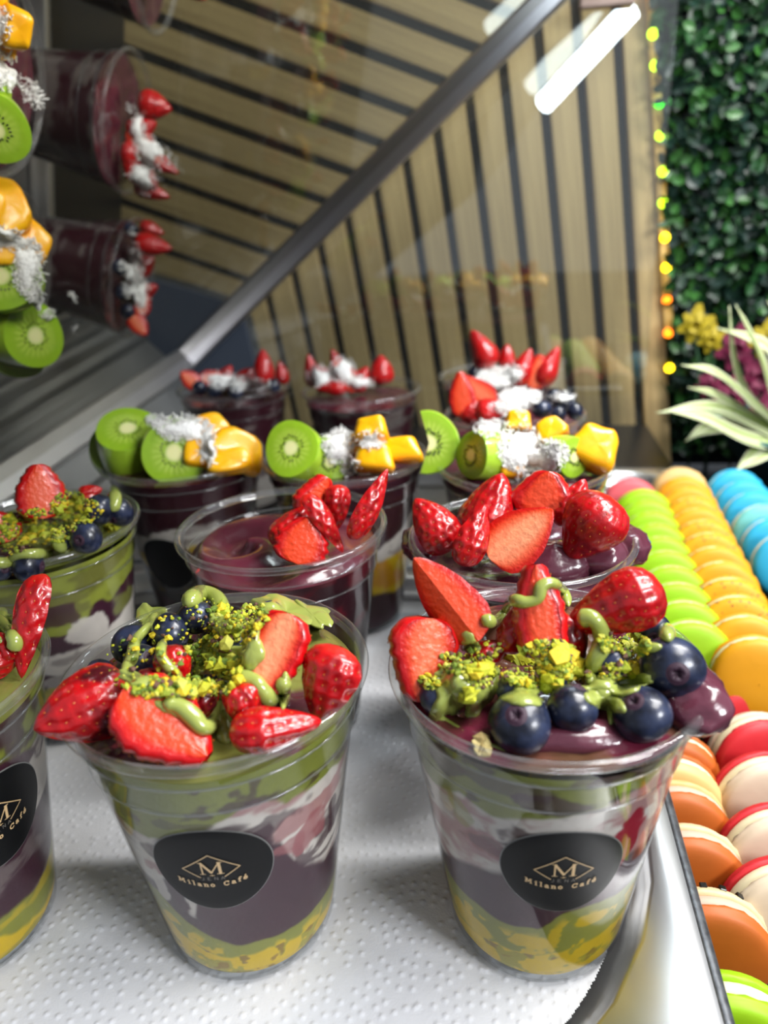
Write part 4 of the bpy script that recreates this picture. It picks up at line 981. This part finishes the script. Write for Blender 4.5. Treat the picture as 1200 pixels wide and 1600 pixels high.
straw(893, 790, 84, 56, 60, 'wedge', 'skin', 0, 16, z=.016, alpha=PI*.8, label='red strawberry wedge behind the largest one '+gF)
straw(812, 842, 122, 92, 38, 'wedge', 'cam', 0, -14, z=.008, alpha=PI*.9, pale=1.0, label='strawberry half showing its pale cut face at the front '+gF)
straw(926, 822, 120, 108, 235, 'wedge', 'skin', 0, -5, z=.014, label='largest deep red strawberry half at the right '+gF)
lump(868, 880, H-.005, .014, .011, .009, 'frosty purple acai lump at the front rim under the strawberries', 12)
lump(940, 872, H-.005, .012, .012, .009, 'purple acai lump at the right rim under the largest strawberry', 15)
lump(978, 850, H-.006, .010, .012, .008, 'acai lump tucked at the far right rim of the strawberry-heaped cup', 18)
lump(655, 850, H-.006, .008, .012, .007, 'acai swelling at the left rim of the strawberry-heaped cup', 21)
reset_bvh()
# ================================================================== CUPS G H I (kiwi and mango)
schG = [(.024, DACAI, 2, .006, (ACAI, .5)), (.048, np.array(srgb(20, 14, 16)), 2, .006, (YEL, .2)), (.060, YEL*.9, 0, .008, (YOG, .4)), (.070, YOG*.8, 3, .010, (ACAI, .5)), (.3, DACAI, 2, 0, (ACAI, .2))]
cx, cy = POS['G']; rootG = cup('G', 'clear kiwi and mango cup with a black sticker, leftmost of its row')
fill_lateral('G', cx, cy, rootG, 200, 70, None, [], schG, zt=H-.006, seed=30); fill_top(cx, cy, rootG, H-.006, 24, *acai_top(30)); sticker(rootG, cx, cy, 262, 885, .0175, False)
gG = 'on the leftmost kiwi and mango cup'
kiwi(203, 690, 52, 0, 'upright thick kiwi slice at the left '+gG, th=.020, psi=-50, tilt=8, z=.012)
kiwi(182, 706, 42, 20, 'kiwi slice at the far left rim '+gG, th=.012, psi=-30, z=.004)
kiwi(272, 706, 52, 6, 'kiwi slice with its pale core facing the front '+gG, th=.012, psi=4, tilt=0, z=.010)
mango(318, 676, 76, 50, 'mango chunk at the back '+gG, 20, z=.018); mango(370, 700, 78, 56, 'mango chunk at the right rim '+gG, -24, z=.010); mango(358, 722, 62, 36, 'lower mango chunk '+gG, 10, z=.004)
mango(312, 710, 48, 44, 'mango piece beside the kiwi core '+gG, 0, z=.008)
bvh = make_bvh(); coconut(bvh, [(290, 672, 44, 20, 520), (245, 660, 18, 10, 120), (325, 700, 16, 34, 160)], 'grated coconut between kiwi and mango '+gG); reset_bvh()
schH = [(.032, DACAI, 2, .006, (ACAI, .5)), (.060, YEL*.9, 0, .010, (np.array(srgb(190, 110, 20)), .6)), (.068, YOG*.8, 3, .010, (ACAI, .5)), (.3, DACAI, 2, 0, (ACAI, .2))]
cx, cy = POS['H']; rootH = cup('H', 'clear kiwi and mango cup in the middle of its row')
fill_lateral('H', cx, cy, rootH, 200, 70, None, [], schH, zt=H-.006, seed=34); fill_top(cx, cy, rootH, H-.006, 24, *acai_top(34))
gH = 'on the middle kiwi and mango cup'
kiwi(464, 708, 46, 20, 'large kiwi slice at the left '+gH, th=.018, psi=-24, tilt=14, z=.010); kiwi(512, 718, 34, 40, 'small kiwi slice dusted with coconut '+gH, th=.010, psi=20, z=.006)
mango(580, 672, 48, 36, 'topmost mango cube '+gH, 6, z=.022, dep=.016); mango(586, 716, 56, 44, 'front mango cube '+gH, -8, z=.008); mango(625, 702, 58, 40, 'mango cube at the right rim '+gH, 0, z=.010); mango(566, 694, 40, 36, 'mango cube under the topmost one '+gH, 0, z=.012)
bvh = make_bvh(); coconut(bvh, [(530, 700, 26, 28, 420), (548, 732, 16, 16, 140), (580, 690, 24, 14, 120)], 'grated coconut between kiwi and mango '+gH); reset_bvh()
cx, cy = POS['I']; rootI = cup('I', 'clear kiwi and mango cup, rightmost of its row')
fill_lateral('I', cx, cy, rootI, 200, 70, None, [], schH, zt=H-.006, seed=37); fill_top(cx, cy, rootI, H-.006, 24, *acai_top(37))
gI = 'on the rightmost kiwi and mango cup'
kiwi(690, 692, 48, 0, 'half-round kiwi slice fanned out at the left '+gI, a0=-.3, a1=PI+.3, th=.010, z=.012)
kiwi(760, 712, 40, 88, 'dark-seeded kiwi slice standing sideways '+gI, th=.020, psi=-52, z=.008); kiwi(884, 712, 34, 80, 'thin kiwi slice dusted with coconut at the right '+gI, th=.012, psi=46, z=.010)
mango(808, 660, 40, 32, 'small mango cube at the back centre '+gI, 0, z=.020); mango(860, 672, 46, 36, 'mango cube behind the coconut '+gI, 30, z=.018); mango(926, 700, 70, 66, 'large mango cube at the right rim '+gI, -20, z=.012, dep=.02); mango(800, 722, 36, 50, 'mango cube buried in coconut '+gI, 0, z=.006)
bvh = make_bvh(); coconut(bvh, [(815, 705, 36, 38, 900), (850, 715, 40, 26, 600), (770, 672, 30, 14, 160), (845, 745, 40, 12, 200)], 'heap of grated coconut in the centre of the rightmost kiwi cup'); reset_bvh()
# ================================================================== BACK CUPS J K L M
schJ = [(.030, YOG*.5, 3, .014, (ACAI, .7)), (.3, DACAI*1.3, 2, 0, (YOG*.5, .35))]
for k_, lb in (('J', 'clear acai cup in the back left corner with blueberries and coconut'), ('K', 'clear acai cup at the back with coconut-dusted strawberries'), ('L', 'clear cup in the back right with tall strawberries'), ('M', 'clear cup with strawberries left and blueberries right, in front of the back right one')):
    cx, cy = POS[k_]; r_ = cup(k_, lb)
    fill_lateral(k_, cx, cy, r_, 120, 50, None, [], schJ, zt=H-.009, seed=40+ord(k_)); fill_top(cx, cy, r_, H-.009, 20, *acai_top(ord(k_), 0, .003))
gJ = 'on the back left corner cup'
for (u, v, L, w, ph, kd, fc, zz, pl_, d) in [(298, 594, 34, 26, 140, 'slice', 'cam', .006, .6, 'leftmost orange strawberry bit '), (328, 590, 34, 20, 20, 'slice', 'cam', .006, .8, 'second orange strawberry bit '), (352, 588, 36, 28, 60, 'wedge', 'skin', .006, .2, 'left red strawberry '), (386, 590, 38, 30, 40, 'wedge', 'skin', .006, .2, 'middle red strawberry '), (412, 576, 56, 32, 92, 'wedge', 'skin', .016, .2, 'tallest strawberry '), (440, 584, 36, 24, 100, 'wedge', 'skin', .006, .2, 'rightmost strawberry ')]:
    straw(u, v, L, w, ph, kd, fc, 0, 0, z=zz, pale=pl_, label=d+gJ, res=.6)
for u, v, r_, d in [(312, 606, 12, 'leftmost blueberry '), (336, 610, 13, 'second blueberry from the left '), (368, 612, 12, 'coconut-dusted middle blueberry '), (428, 602, 11, 'rightmost blueberry ')]: blueb(u, v, r_, d+gJ, z=.004)
bvh = make_bvh(); coconut(bvh, [(375, 602, 50, 12, 420), (345, 592, 30, 10, 100)], 'grated coconut dusting '+gJ); reset_bvh()
gK = 'on the back middle cup'
for (u, v, L, w, ph, kd, fc, zz, d) in [(487, 582, 52, 26, 100, 'wedge', 'skin', .010, 'leftmost coconut-dusted strawberry '), (505, 592, 48, 34, 120, 'wedge', 'skin', .006, 'lower left strawberry '), (528, 572, 50, 26, 110, 'wedge', 'skin', .012, 'second coconut-dusted strawberry '), (543, 588, 62, 34, 130, 'wedge', 'cam', .008, 'whitest coconut-covered strawberry '), (562, 594, 44, 30, 60, 'wedge', 'skin', .005, 'strawberry in front of the white one '), (596, 580, 46, 38, 92, 'wedge', 'skin', .010, 'clean bright red strawberry at the right '), (520, 606, 50, 24, 180, 'wedge', 'skin', .002, 'strawberry lying along the front rim ')]:
    straw(u, v, L, w, ph, kd, fc, 0, 0, z=zz, label=d+gK, res=.6)
bvh = make_bvh(); coconut(bvh, [(535, 580, 22, 22, 240), (500, 590, 24, 18, 130), (560, 598, 26, 10, 120)], 'grated coconut over the strawberries '+gK); reset_bvh()
gL = 'on the back right cup'
for (u, v, L, w, ph, kd, fc, zz, d) in [(754, 548, 66, 44, 120, 'wedge', 'skin', .022, 'large purple-red strawberry at the left '), (792, 558, 36, 26, 90, 'wedge', 'skin', .014, 'small strawberry behind the coconut '), (816, 578, 64, 36, 70, 'wedge', 'skin', .012, 'upright strawberry left of the rightmost '), (856, 576, 68, 38, 66, 'wedge', 'skin', .012, 'rightmost upright strawberry '), (838, 584, 54, 30, 80, 'slice', 'cam', .008, 'strawberry slice between the two upright ones ')]:
    straw(u, v, L, w, ph, kd, fc, 0, 0, z=zz, label=d+gL, res=.6)
blueb(742, 580, 11, 'only blueberry visible '+gL, z=.004)
bvh = make_bvh(); coconut(bvh, [(775, 590, 36, 16, 700), (800, 585, 20, 14, 160)], 'white heap of coconut '+gL); reset_bvh()
gM = 'on the strawberry and blueberry cup'
for (u, v, L, w, ph, kd, fc, zz, pl_, d) in [(722, 620, 70, 38, 96, 'slice', 'cam', .012, .1, 'tall leftmost strawberry slice '), (748, 612, 70, 42, 140, 'wedge', 'cam', .012, .5, 'strawberry half with pale cut face '), (768, 642, 58, 42, 10, 'wedge', 'skin', .006, .2, 'crimson strawberry at the front '), (735, 645, 40, 30, 60, 'wedge', 'skin', .002, .2, 'strawberry bit low at the left rim ')]:
    straw(u, v, L, w, ph, kd, fc, 0, 0, z=zz, pale=pl_, label=d+gM, res=.7)
for u, v, r_, d in [(846, 639, 16, 'leftmost blueberry '), (880, 630, 20, 'largest blueberry '), (898, 642, 15, 'rightmost blueberry '), (866, 620, 15, 'rear blueberry '), (872, 648, 14, 'front blueberry ')]: blueb(u, v, r_, d+gM, z=.008)
bvh = make_bvh(); coconut(bvh, [(812, 622, 34, 14, 600), (800, 640, 26, 12, 260), (880, 622, 20, 8, 60)], 'coconut heap between strawberries and blueberries'); reset_bvh()

# ------------------------------------------------------------------ macarons
MCOL = {'lime': srgb(152, 200, 2), 'yellow': srgb(222, 154, 4), 'blue': srgb(40, 168, 208), 'orange': srgb(184, 92, 22), 'cream': srgb(218, 196, 150), 'tan': srgb(226, 184, 118), 'red': srgb(206, 36, 44), 'ivory': srgb(208, 190, 164), 'pink': srgb(222, 92, 100), 'teal': srgb(110, 190, 186)}
MM = {k: mat('macaron_'+k, v, rough=.55, bump=(140, .15, .0008), noise=(40, tuple(x*.86 for x in v), .35, .75)) for k, v in MCOL.items()}
MM['speck'] = mat('macaron_speckled', MCOL['yellow'], rough=.55, bump=(140, .15, .0008), speck=(330, srgb(70, 50, 24), .24))
MF = mat('macaron_filling', srgb(226, 214, 176), rough=.6); MFP = mat('macaron_filling_pink', srgb(214, 168, 146), rough=.6)
MR = .0228
def shell_prof(n=10):
    pr = [(.0003, .0074)]
    for i in range(1, n): t = i/n*PI/2; pr.append((MR*.965*math.sin(t)**.9, .0030+.0044*math.cos(t)**.75))
    pr += [(MR*.975, .0028), (MR*.985, .0023), (MR*1.0, .0018), (MR*1.005, .0010), (MR*.985, .0003), (MR*.9, 0), (.0003, 0)]
    return pr
def shell_mesh(m):
    V, F = lathe(shell_prof(), 40); r = np.hypot(V[:, 0], V[:, 1]); foot = (V[:, 2] < .0026) & (r > MR*.93); a = np.arctan2(V[:, 1], V[:, 0])
    k = 1+foot*(.012*np.sin(a*23+V[:, 2]*3000)+.010*rng.randn(len(V))); V[:, 0] *= k; V[:, 1] *= k
    return mesh('shell', V, F, m)
SH = {k: shell_mesh(m) for k, m in MM.items()}
V, F = lathe([(.0003, -.0026), (MR*.93, -.0026), (MR*.975, -.0014), (MR*.985, 0), (MR*.975, .0014), (MR*.93, .0026), (.0003, .0026)], 40)
FM = mesh('filling', V, F, MF); FMP = mesh('filling', V, F, MFP)
def macaron(pos, front, back, label, lean=14, yaw=None, group='macarons in rows', fm=None, chips=False):
    yaw = TY if yaw is None else yaw
    root = empty('macaron', tuple(pos))
    le = math.radians(lean); ax = unit(np.array([-math.sin(yaw)*math.cos(le), -math.cos(yaw)*math.cos(le), math.sin(le)]))  # front-facing axis
    X = unit(np.cross([0, 0, 1], ax)); Y = np.cross(ax, X)
    R4 = Matrix.Identity(4)
    for i in range(3): R4[i][0], R4[i][1], R4[i][2], R4[i][3] = X[i], Y[i], ax[i], pos[i]
    root.matrix_world = R4
    link('filling', fm or FM, root)
    a = link('shell', SH[front], root); a.location = (0, 0, .0024)
    b = link('shell', SH[back], root); b.location = (0, 0, -.0024); b.rotation_euler = (PI, 0, .4)
    if chips:
        for q_ in range(7):
            t = 1.0+q_*.32; cv = boxv((0, 0, 0), (.0014, 0, 0), (0, .0013, 0), (0, 0, .0012))
            c = mk('chocolate_chip', cv, BOXF, M_kseed, root, False); c.location = (MR*.93*math.cos(t), MR*.93*math.sin(t), -.0068); c.rotation_euler = (0, 0, t); bevel(c, .0003, 1)
    tag(root, label, 'macaron', group); return root
ORD = ['frontmost', 'second', 'third', 'fourth', 'fifth', 'sixth', 'seventh', 'eighth', 'ninth', 'tenth', 'eleventh', 'twelfth', 'thirteenth', 'fourteenth']
def ordl(i, what, row): return ('%s %s of the %s' if i == 0 else '%s %s from the front of the %s') % (ORD[i], what, row)
ZM = .0035
def rowpt(p0, i, sp, yaw): return np.array([p0[0]+math.sin(yaw)*sp*i, p0[1]+math.cos(yaw)*sp*i, ZM])
yw = math.radians(11.5)
gF_ = at(1085, 982, .024); gB_ = at(1008, 772, .024)
yl = math.atan2(gB_[0]-gF_[0], gB_[1]-gF_[1])
nl = 10; spl = np.linalg.norm(gB_-gF_)/(nl-1)
for i in range(nl): macaron(gF_*[1, 1, 0]+np.array([math.sin(yl)*spl*i, math.cos(yl)*spl*i, ZM]), 'lime', 'lime', ordl(i, 'lime green macaron', 'long lime row'), yaw=yl, group='lime macarons')
yF_ = at(1187, 1008, .024); yB_ = at(1072, 752, .024); yy = math.atan2(yB_[0]-yF_[0], yB_[1]-yF_[1]); ny = 12; spy = np.linalg.norm(yB_-yF_)/(ny-1)
for i in range(ny):
    sp_ = i in (2, 3, 6, 7, 9); p = yF_*[1, 1, 0]+np.array([math.sin(yy)*spy*i, math.cos(yy)*spy*i, ZM])
    macaron(p, 'speck' if sp_ else 'yellow', 'speck' if sp_ else 'yellow', ordl(i, 'speckled yellow macaron' if sp_ else 'plain yellow macaron', 'yellow row'), yaw=yy, group='yellow macarons')
p = yB_*[1, 1, 0]+np.array([math.sin(yy)*spy*1.1, math.cos(yy)*spy*1.1, ZM]); macaron(p, 'tan', 'cream', 'cream and tan macaron at the back end of the yellow row', yaw=yy, group='back end macarons', fm=FMP)
p = gB_*[1, 1, 0]+np.array([math.sin(yl)*.026-.007, .026, ZM]); macaron(p, 'pink', 'pink', 'pink macaron standing behind the lime row', yaw=yl, group='back end macarons')
bF_ = at(1235, 840, .024); bB_ = at(1152, 740, .024); yb = math.atan2(bB_[0]-bF_[0], bB_[1]-bF_[1]); nb = 6; spb = np.linalg.norm(bB_-bF_)/(nb-1)
for i in range(nb): macaron(bF_*[1, 1, 0]+np.array([math.sin(yb)*spb*i, math.cos(yb)*spb*i, ZM]), 'teal' if i == 2 else 'blue', 'blue', ordl(i, 'pale teal macaron' if i == 2 else 'bright blue macaron', 'blue row'), yaw=yb, group='blue macarons')
# front tray: orange row and red row
yo = math.radians(9.5); FS = 1.0
def frow(u, v, f, b, lb, lean, yaw, grp, fm=FM, ch=False):
    c = at(u, v, .001); p = np.array([c[0]-.001-math.sin(yaw)*.0075, c[1]-math.cos(yaw)*.0075, .001-MR*FS])
    m_ = macaron(p, f, b, lb, lean=lean, yaw=yaw, group=grp, fm=fm, chips=ch); m_.matrix_world = m_.matrix_world @ Matrix.Scale(FS, 4); return m_
frow(1140, 1512, 'lime', 'lime', 'lime green macaron nearest the picture bottom, in front of the orange row', 4, yo, 'lime macarons')
for i, (u, v, f, b, w_, ch) in enumerate([(1112, 1384, 'orange', 'cream', 'orange macaron with chocolate chips on its cream shell', True), (1080, 1284, 'orange', 'cream', 'orange and cream macaron', False), (1062, 1216, 'orange', 'tan', 'orange and tan macaron', False), (1052, 1172, 'tan', 'orange', 'tan macaron with an orange back', False), (1052, 1138, 'orange', 'orange', 'all-orange macaron', False)]):
    frow(u, v, f, b, ordl(i, w_, 'orange row'), 6, yo, 'orange macarons', FMP if i < 3 else FM, ch)
for i, (u, v, f, b) in enumerate([(1215, 1335, 'ivory', 'red'), (1205, 1252, 'ivory', 'red'), (1190, 1172, 'ivory', 'red'), (1178, 1110, 'red', 'ivory'), (1158, 1060, 'red', 'ivory')]):
    frow(u, v, f, b, ordl(i, '%s-faced macaron' % f, 'red and ivory row'), 8, yo-math.radians(14), 'red and ivory macarons')
# black trays under the macarons with slot dividers
def mtray(a0, a1, b0, b1, divs, label, dz=0):
    root = empty('macaron_tray', tuple(ab((a0+a1)/2, (b0+b1)/2, -.03))); off = np.array(root.location)
    mk('tray_floor', boxv(ab((a0+a1)/2, (b0+b1)/2, -.031)-off, DA*(a1-a0)/2, DB*(b1-b0)/2, (0, 0, .0035)), BOXF, M_black, root, False)
    mk('front_lip', boxv(ab(a0, (b0+b1)/2, -.021)-off, DA*.0015, DB*(b1-b0)/2, (0, 0, .009)), BOXF, M_black, root, False)
    mk('back_lip', boxv(ab(a1, (b0+b1)/2, -.021)-off, DA*.0015, DB*(b1-b0)/2, (0, 0, .009)), BOXF, M_black, root, False)
    for b in divs: mk('divider', boxv(ab((a0+a1)/2, b, -.022)-off, DA*(a1-a0)/2, DB*.0008, (0, 0, .009)), BOXF, M_black, root, False)
    root.location.z += dz; tag(root, label, 'tray', 'black macaron trays')
mtray(.352, .665, .090, .25, (.117+.0, .168, .219), 'black plastic tray holding the lime, yellow and blue macaron rows')
mtray(.12, .345, .0715, .20, (.121,), 'black plastic tray holding the orange and red macaron rows', dz=-.016)

# ------------------------------------------------------------------ LED strip
led = empty('light_strip', tuple(led0)); tag(led, 'vertical strip of yellow and green LED dots between slats and hedge', 'light strip')
def EM(n, c, s): return mat(n, tuple(x*.2 for x in c), emit=(c, s))
E_y = EM('led_yellow', srgb(250, 215, 20), 7); E_g = EM('led_green', srgb(40, 230, 40), 7); E_l = EM('led_lime', srgb(190, 245, 20), 7); E_o = EM('led_orange', srgb(250, 120, 20), 6)
sb = mat('led_tape', srgb(200, 170, 110), rough=.5, emit=(srgb(230, 170, 50), .35))
dd = unit(led1-led0)
mk('tape', boxv((led0+led1)/2-led0, HN*.0042, WN*.0010, dd*(np.linalg.norm(led1-led0)/2+.04)), BOXF, sb, led, False)
lv = [(1015, -12, E_o), (1020, 53, E_l), (1024, 102, E_l), (1030, 161, E_g), (1032, 212, E_l), (1036, 268, E_l), (1036, 317, E_l), (1039, 371, E_y), (1041, 418, E_y), (1042, 468, E_o), (1044, 520, E_o), (1046, 575, E_y)]
for u, v, m_ in lv:
    c = hit(u, v, WN, WC-.006)-led0; P = [(.0005, .0034)]+[(.0046*math.sin(t), .0040*math.cos(t)) for t in np.linspace(.25, PI/2, 6)]
    Vb, Fb = lathe(P, 14); Rb = np.stack([HN, [0, 0, 1.], -WN], 1); o = mk('bulb', Vb@Rb.T+c, Fb, m_, led)
    fr = mk('bulb_housing', boxv(c+WN*.0004, HN*.0036, WN*.0008, dd*.0036), BOXF, sb, led, False)

# ------------------------------------------------------------------ hedge of artificial boxwood
def hedge():
    root = empty('hedge_panel', tuple(wallpt(.42, WC+.01, -.03))); off = np.array(root.location)
    x0 = float(led1@HN)-.004
    mk('backing', boxv(wallpt(x0+.24, WC+.016, .36)-off, HN*.29, WN*.004, (0, 0, .40)), BOXF, mat('hedge_backing', srgb(8, 14, 12), rough=.9), root, False)
    n = 16000; Vs, Fs, Cs = [], [], []
    hx = x0-.08+rng.rand(n)*.56; hz = -.03+rng.rand(n)*.62; hz += 0
    dp = WC+.004-.022*rng.rand(n)**1.5-.006*(fbm(np.stack([hx*30, hz*30, 0*hx], -1), 2)-.3)
    # left edge follows the LED strip lean
    sl_ = float((led0-led1)@HN)/(led0[2]-led1[2]); xl = x0+.002+sl_*(hz-led1[2])
    keep = hx > xl+.001
    cols = [np.array(srgb(*c)) for c in ((16, 44, 24), (26, 64, 28), (12, 34, 26), (48, 92, 38), (16, 40, 32))]
    for x, z, w, k in zip(hx, hz, dp, keep):
        if not k: continue
        p = wallpt(x, w, z)-off; nrm = unit(-WN+rng.randn(3)*.55); d = unit(np.cross(nrm, rng.randn(3))); e = np.cross(nrm, d); L, Wd = .0080+rng.rand()*.005, .0056
        b = len(Vs)*7
        Vs.append(np.array([p-d*L*.6, p-d*L*.2+e*Wd*.8+nrm*.0004, p+d*L*.35+e*Wd*.75+nrm*.0004, p+d*L*.8, p+d*L*.35-e*Wd*.75+nrm*.0004, p-d*L*.2-e*Wd*.8+nrm*.0004, p-nrm*.0008]))
        Fs += [[b+i, b+(i+1) % 6, b+6] for i in range(6)]; Cs.append(np.tile(cols[rng.randint(5)]*(.7+.6*rng.rand()), (7, 1)))
    o = mk('boxwood_leaves', np.concatenate(Vs), Fs, M_leaf, root, False, np.concatenate(Cs)); o['kind'] = 'stuff'
    tag(root, 'dark green artificial boxwood hedge panel at the right of the slats', 'hedge')
hedge()

# ------------------------------------------------------------------ potted spider plant
M_teal = mat('teal_glaze', srgb(12, 84, 98), rough=.3)
pp = hit(1262, 690, WN, .735); pp[2] = -.056
pot = empty('potted_plant', tuple(pp)); tag(pot, 'spider plant with pale striped leaves in a teal pot', 'plant')
V, F = lathe(np.array([(.0003, 0), (.021, 0), (.0235, .004), (.050, .060), (.076, .108), (.080, .112), (.077, .114), (.073, .110), (.048, .075), (.0003, .074)])*np.array([1.12, .80]), 10)
o = mk('pot', V, F, M_teal, pot, False)
V, F = lathe(np.array([(.0003, .104), (.04, .103), (.070, .100)])*np.array([1.12, .80]), 20); mk('soil', V, F, mat('soil', srgb(40, 28, 20), rough=.95, bump=(200, .8, .004)), pot)
M_blade = mat('variegated_leaf', rough=.4, attr=True, sss=.1, sss_r=(.6, 1, .4))
def blade(pts, w, parent, name='leaf', cA=srgb(150, 170, 90), cB=srgb(222, 226, 190), m=None):
    P = catmull(np.array(pts, float), 6); n = len(P); T_ = np.gradient(P, axis=0); V = []; Cc = []
    for i, (p, t) in enumerate(zip(P, T_)):
        s = i/(n-1); ww = w*(math.sin(PI*min(1, s*.9+.12))**.6)*(1-s**3)+.0003; sd = unit(np.cross(t, (0.15, -.6, .8)))
        up = unit(np.cross(sd, t))
        for q_ in (-1, -.5, 0, .5, 1): V.append(p+sd*ww*q_+up*abs(q_)*ww*.35-pp); Cc.append(cB if abs(q_) < .3 else (cA if abs(q_) < .8 else cB))
    o = mk(name, V, grid_faces(n, 5), m or M_blade, parent, True, np.array(Cc)); so = o.modifiers.new('s', 'SOLIDIFY'); so.thickness = .0005
ctr = hit(1225, 660, WN, .60)
def wp(u, v, w): return hit(u, v, WN, w)
BL = [[(1215, 665), (1165, 620), (1145, 560), (1140, 478)], [(1215, 660), (1190, 570), (1165, 510), (1150, 476)], [(1220, 670), (1150, 610), (1110, 580), (1065, 570)], [(1220, 680), (1150, 640), (1110, 615), (1075, 605)],
      [(1225, 690), (1150, 650), (1090, 638), (1025, 645)], [(1225, 700), (1160, 685), (1100, 655), (1045, 642)], [(1220, 660), (1205, 560), (1170, 530), (1120, 512)], [(1225, 690), (1200, 700), (1170, 720), (1150, 735)], [(1230, 650), (1215, 560), (1210, 500), (1200, 470)], [(1225, 690), (1140, 668), (1100, 672), (1070, 690)]]
for i, b in enumerate(BL):
    ws = [.70, .70-.02*(i % 3), .69-.03*(i % 3), .68-.03*(i % 3)]
    blade([wp(u, v, w) for (u, v), w in zip(b, ws)], .0095 if i > 3 else .0075, pot)
# flowers behind the plant
fl = empty('flower_bunch', tuple(np.array([*wp(1150, 560, .80)[:2], -.056])))
tag(fl, 'magenta and yellow artificial flowers behind the spider plant', 'flowers'); foff = np.array(fl.location)
Mmag = mat('magenta_petal', srgb(110, 22, 58), rough=.6); Myel = mat('yellow_petal', srgb(170, 150, 20), rough=.6); Mdg = mat('flower_stem', srgb(30, 70, 40), rough=.6)
for (u, v, r, m_) in [(1150, 545, .022, Mmag), (1185, 590, .024, Mmag), (1140, 620, .020, Mmag), (1085, 508, .018, Myel), (1110, 530, .014, Myel), (1195, 530, .018, Myel), (1105, 600, .014, Mmag), (1190, 650, .022, Mmag)]:
    r *= 1.25; c = wp(u, v, .80+.012*rng.rand()); pts = []
    for j in range(14):
        a = 2*PI*j/14*2.4; q_ = r*(.35+.65*j/14); d = HN*math.cos(a)+np.array([0, 0, 1.])*math.sin(a); e = np.cross(d, WN)
        tip = c+d*q_-WN*.004*(1-j/14); mid = c+d*q_*.55-WN*.008*(1-j/14)
        pts.append((np.array([c, mid+e*q_*.3, tip+e*q_*.12, tip-e*q_*.12, mid-e*q_*.3])-foff, [[0, 1, 2, 3, 4]]))
    V, F = join(pts); o = mk('flower_head', V, F, m_, fl, False); so = o.modifiers.new('s', 'SOLIDIFY'); so.thickness = .0006
    Vt, Ft = tube(np.array([c, c*[1, 1, .6]+np.array([.01, 0, 0]), [c[0]+.01, c[1], -.056]])-foff, .0012, 6); mk('flower_stem', Vt, Ft, Mdg, fl)

# ------------------------------------------------------------------ case lamp above the cups (seen mirrored in the end glass) and top frame
M_lamp = mat('lamp_tube', (.9, .95, 1), emit=((.80, .93, 1.0), 34)); M_frame = mat('frame_dark', srgb(40, 34, 32), rough=.35, metal=.6)
def mirror_w(P): return P-2*(P@WN-(pane_w-.002))*WN
e1 = mirror_w(hit(850, 162, WN, 1.18)); e2 = mirror_w(hit(986, 14, WN, 1.08))
lampo = empty('case_lamp', tuple((e1+e2)/2)); lo_ = np.array(lampo.location); tag(lampo, 'white tube lamp above the display, seen reflected in the end glass', 'lamp')
Vt, Ft = tube(np.array([e1, (e1+e2)/2, e2])-lo_, .0128, 16); mk('tube', Vt, Ft, M_lamp, lampo)
d_ = unit(e2-e1); upv = unit(np.cross(d_, unit(np.cross([0, 0, 1], d_)))); 
mk('housing', boxv(np.array([0, 0, 0])+np.array([0, 0, .016]), d_*np.linalg.norm(e2-e1)*.5, unit(np.cross(d_, [0, 0, 1]))*.013, upv*.003), BOXF, M_frame, lampo, False)
br0, br1 = hit(905, 4, WN, pane_w-.006), hit(992, -4, WN, pane_w-.006)
o = bar('glass_clamp', br0, br1+HN*.0, WN, (.004, .006), mat('clamp_brown', srgb(110, 92, 84), rough=.4, metal=.6)); tag(o, 'brown metal clamp on the top edge of the end glass', 'clamp')
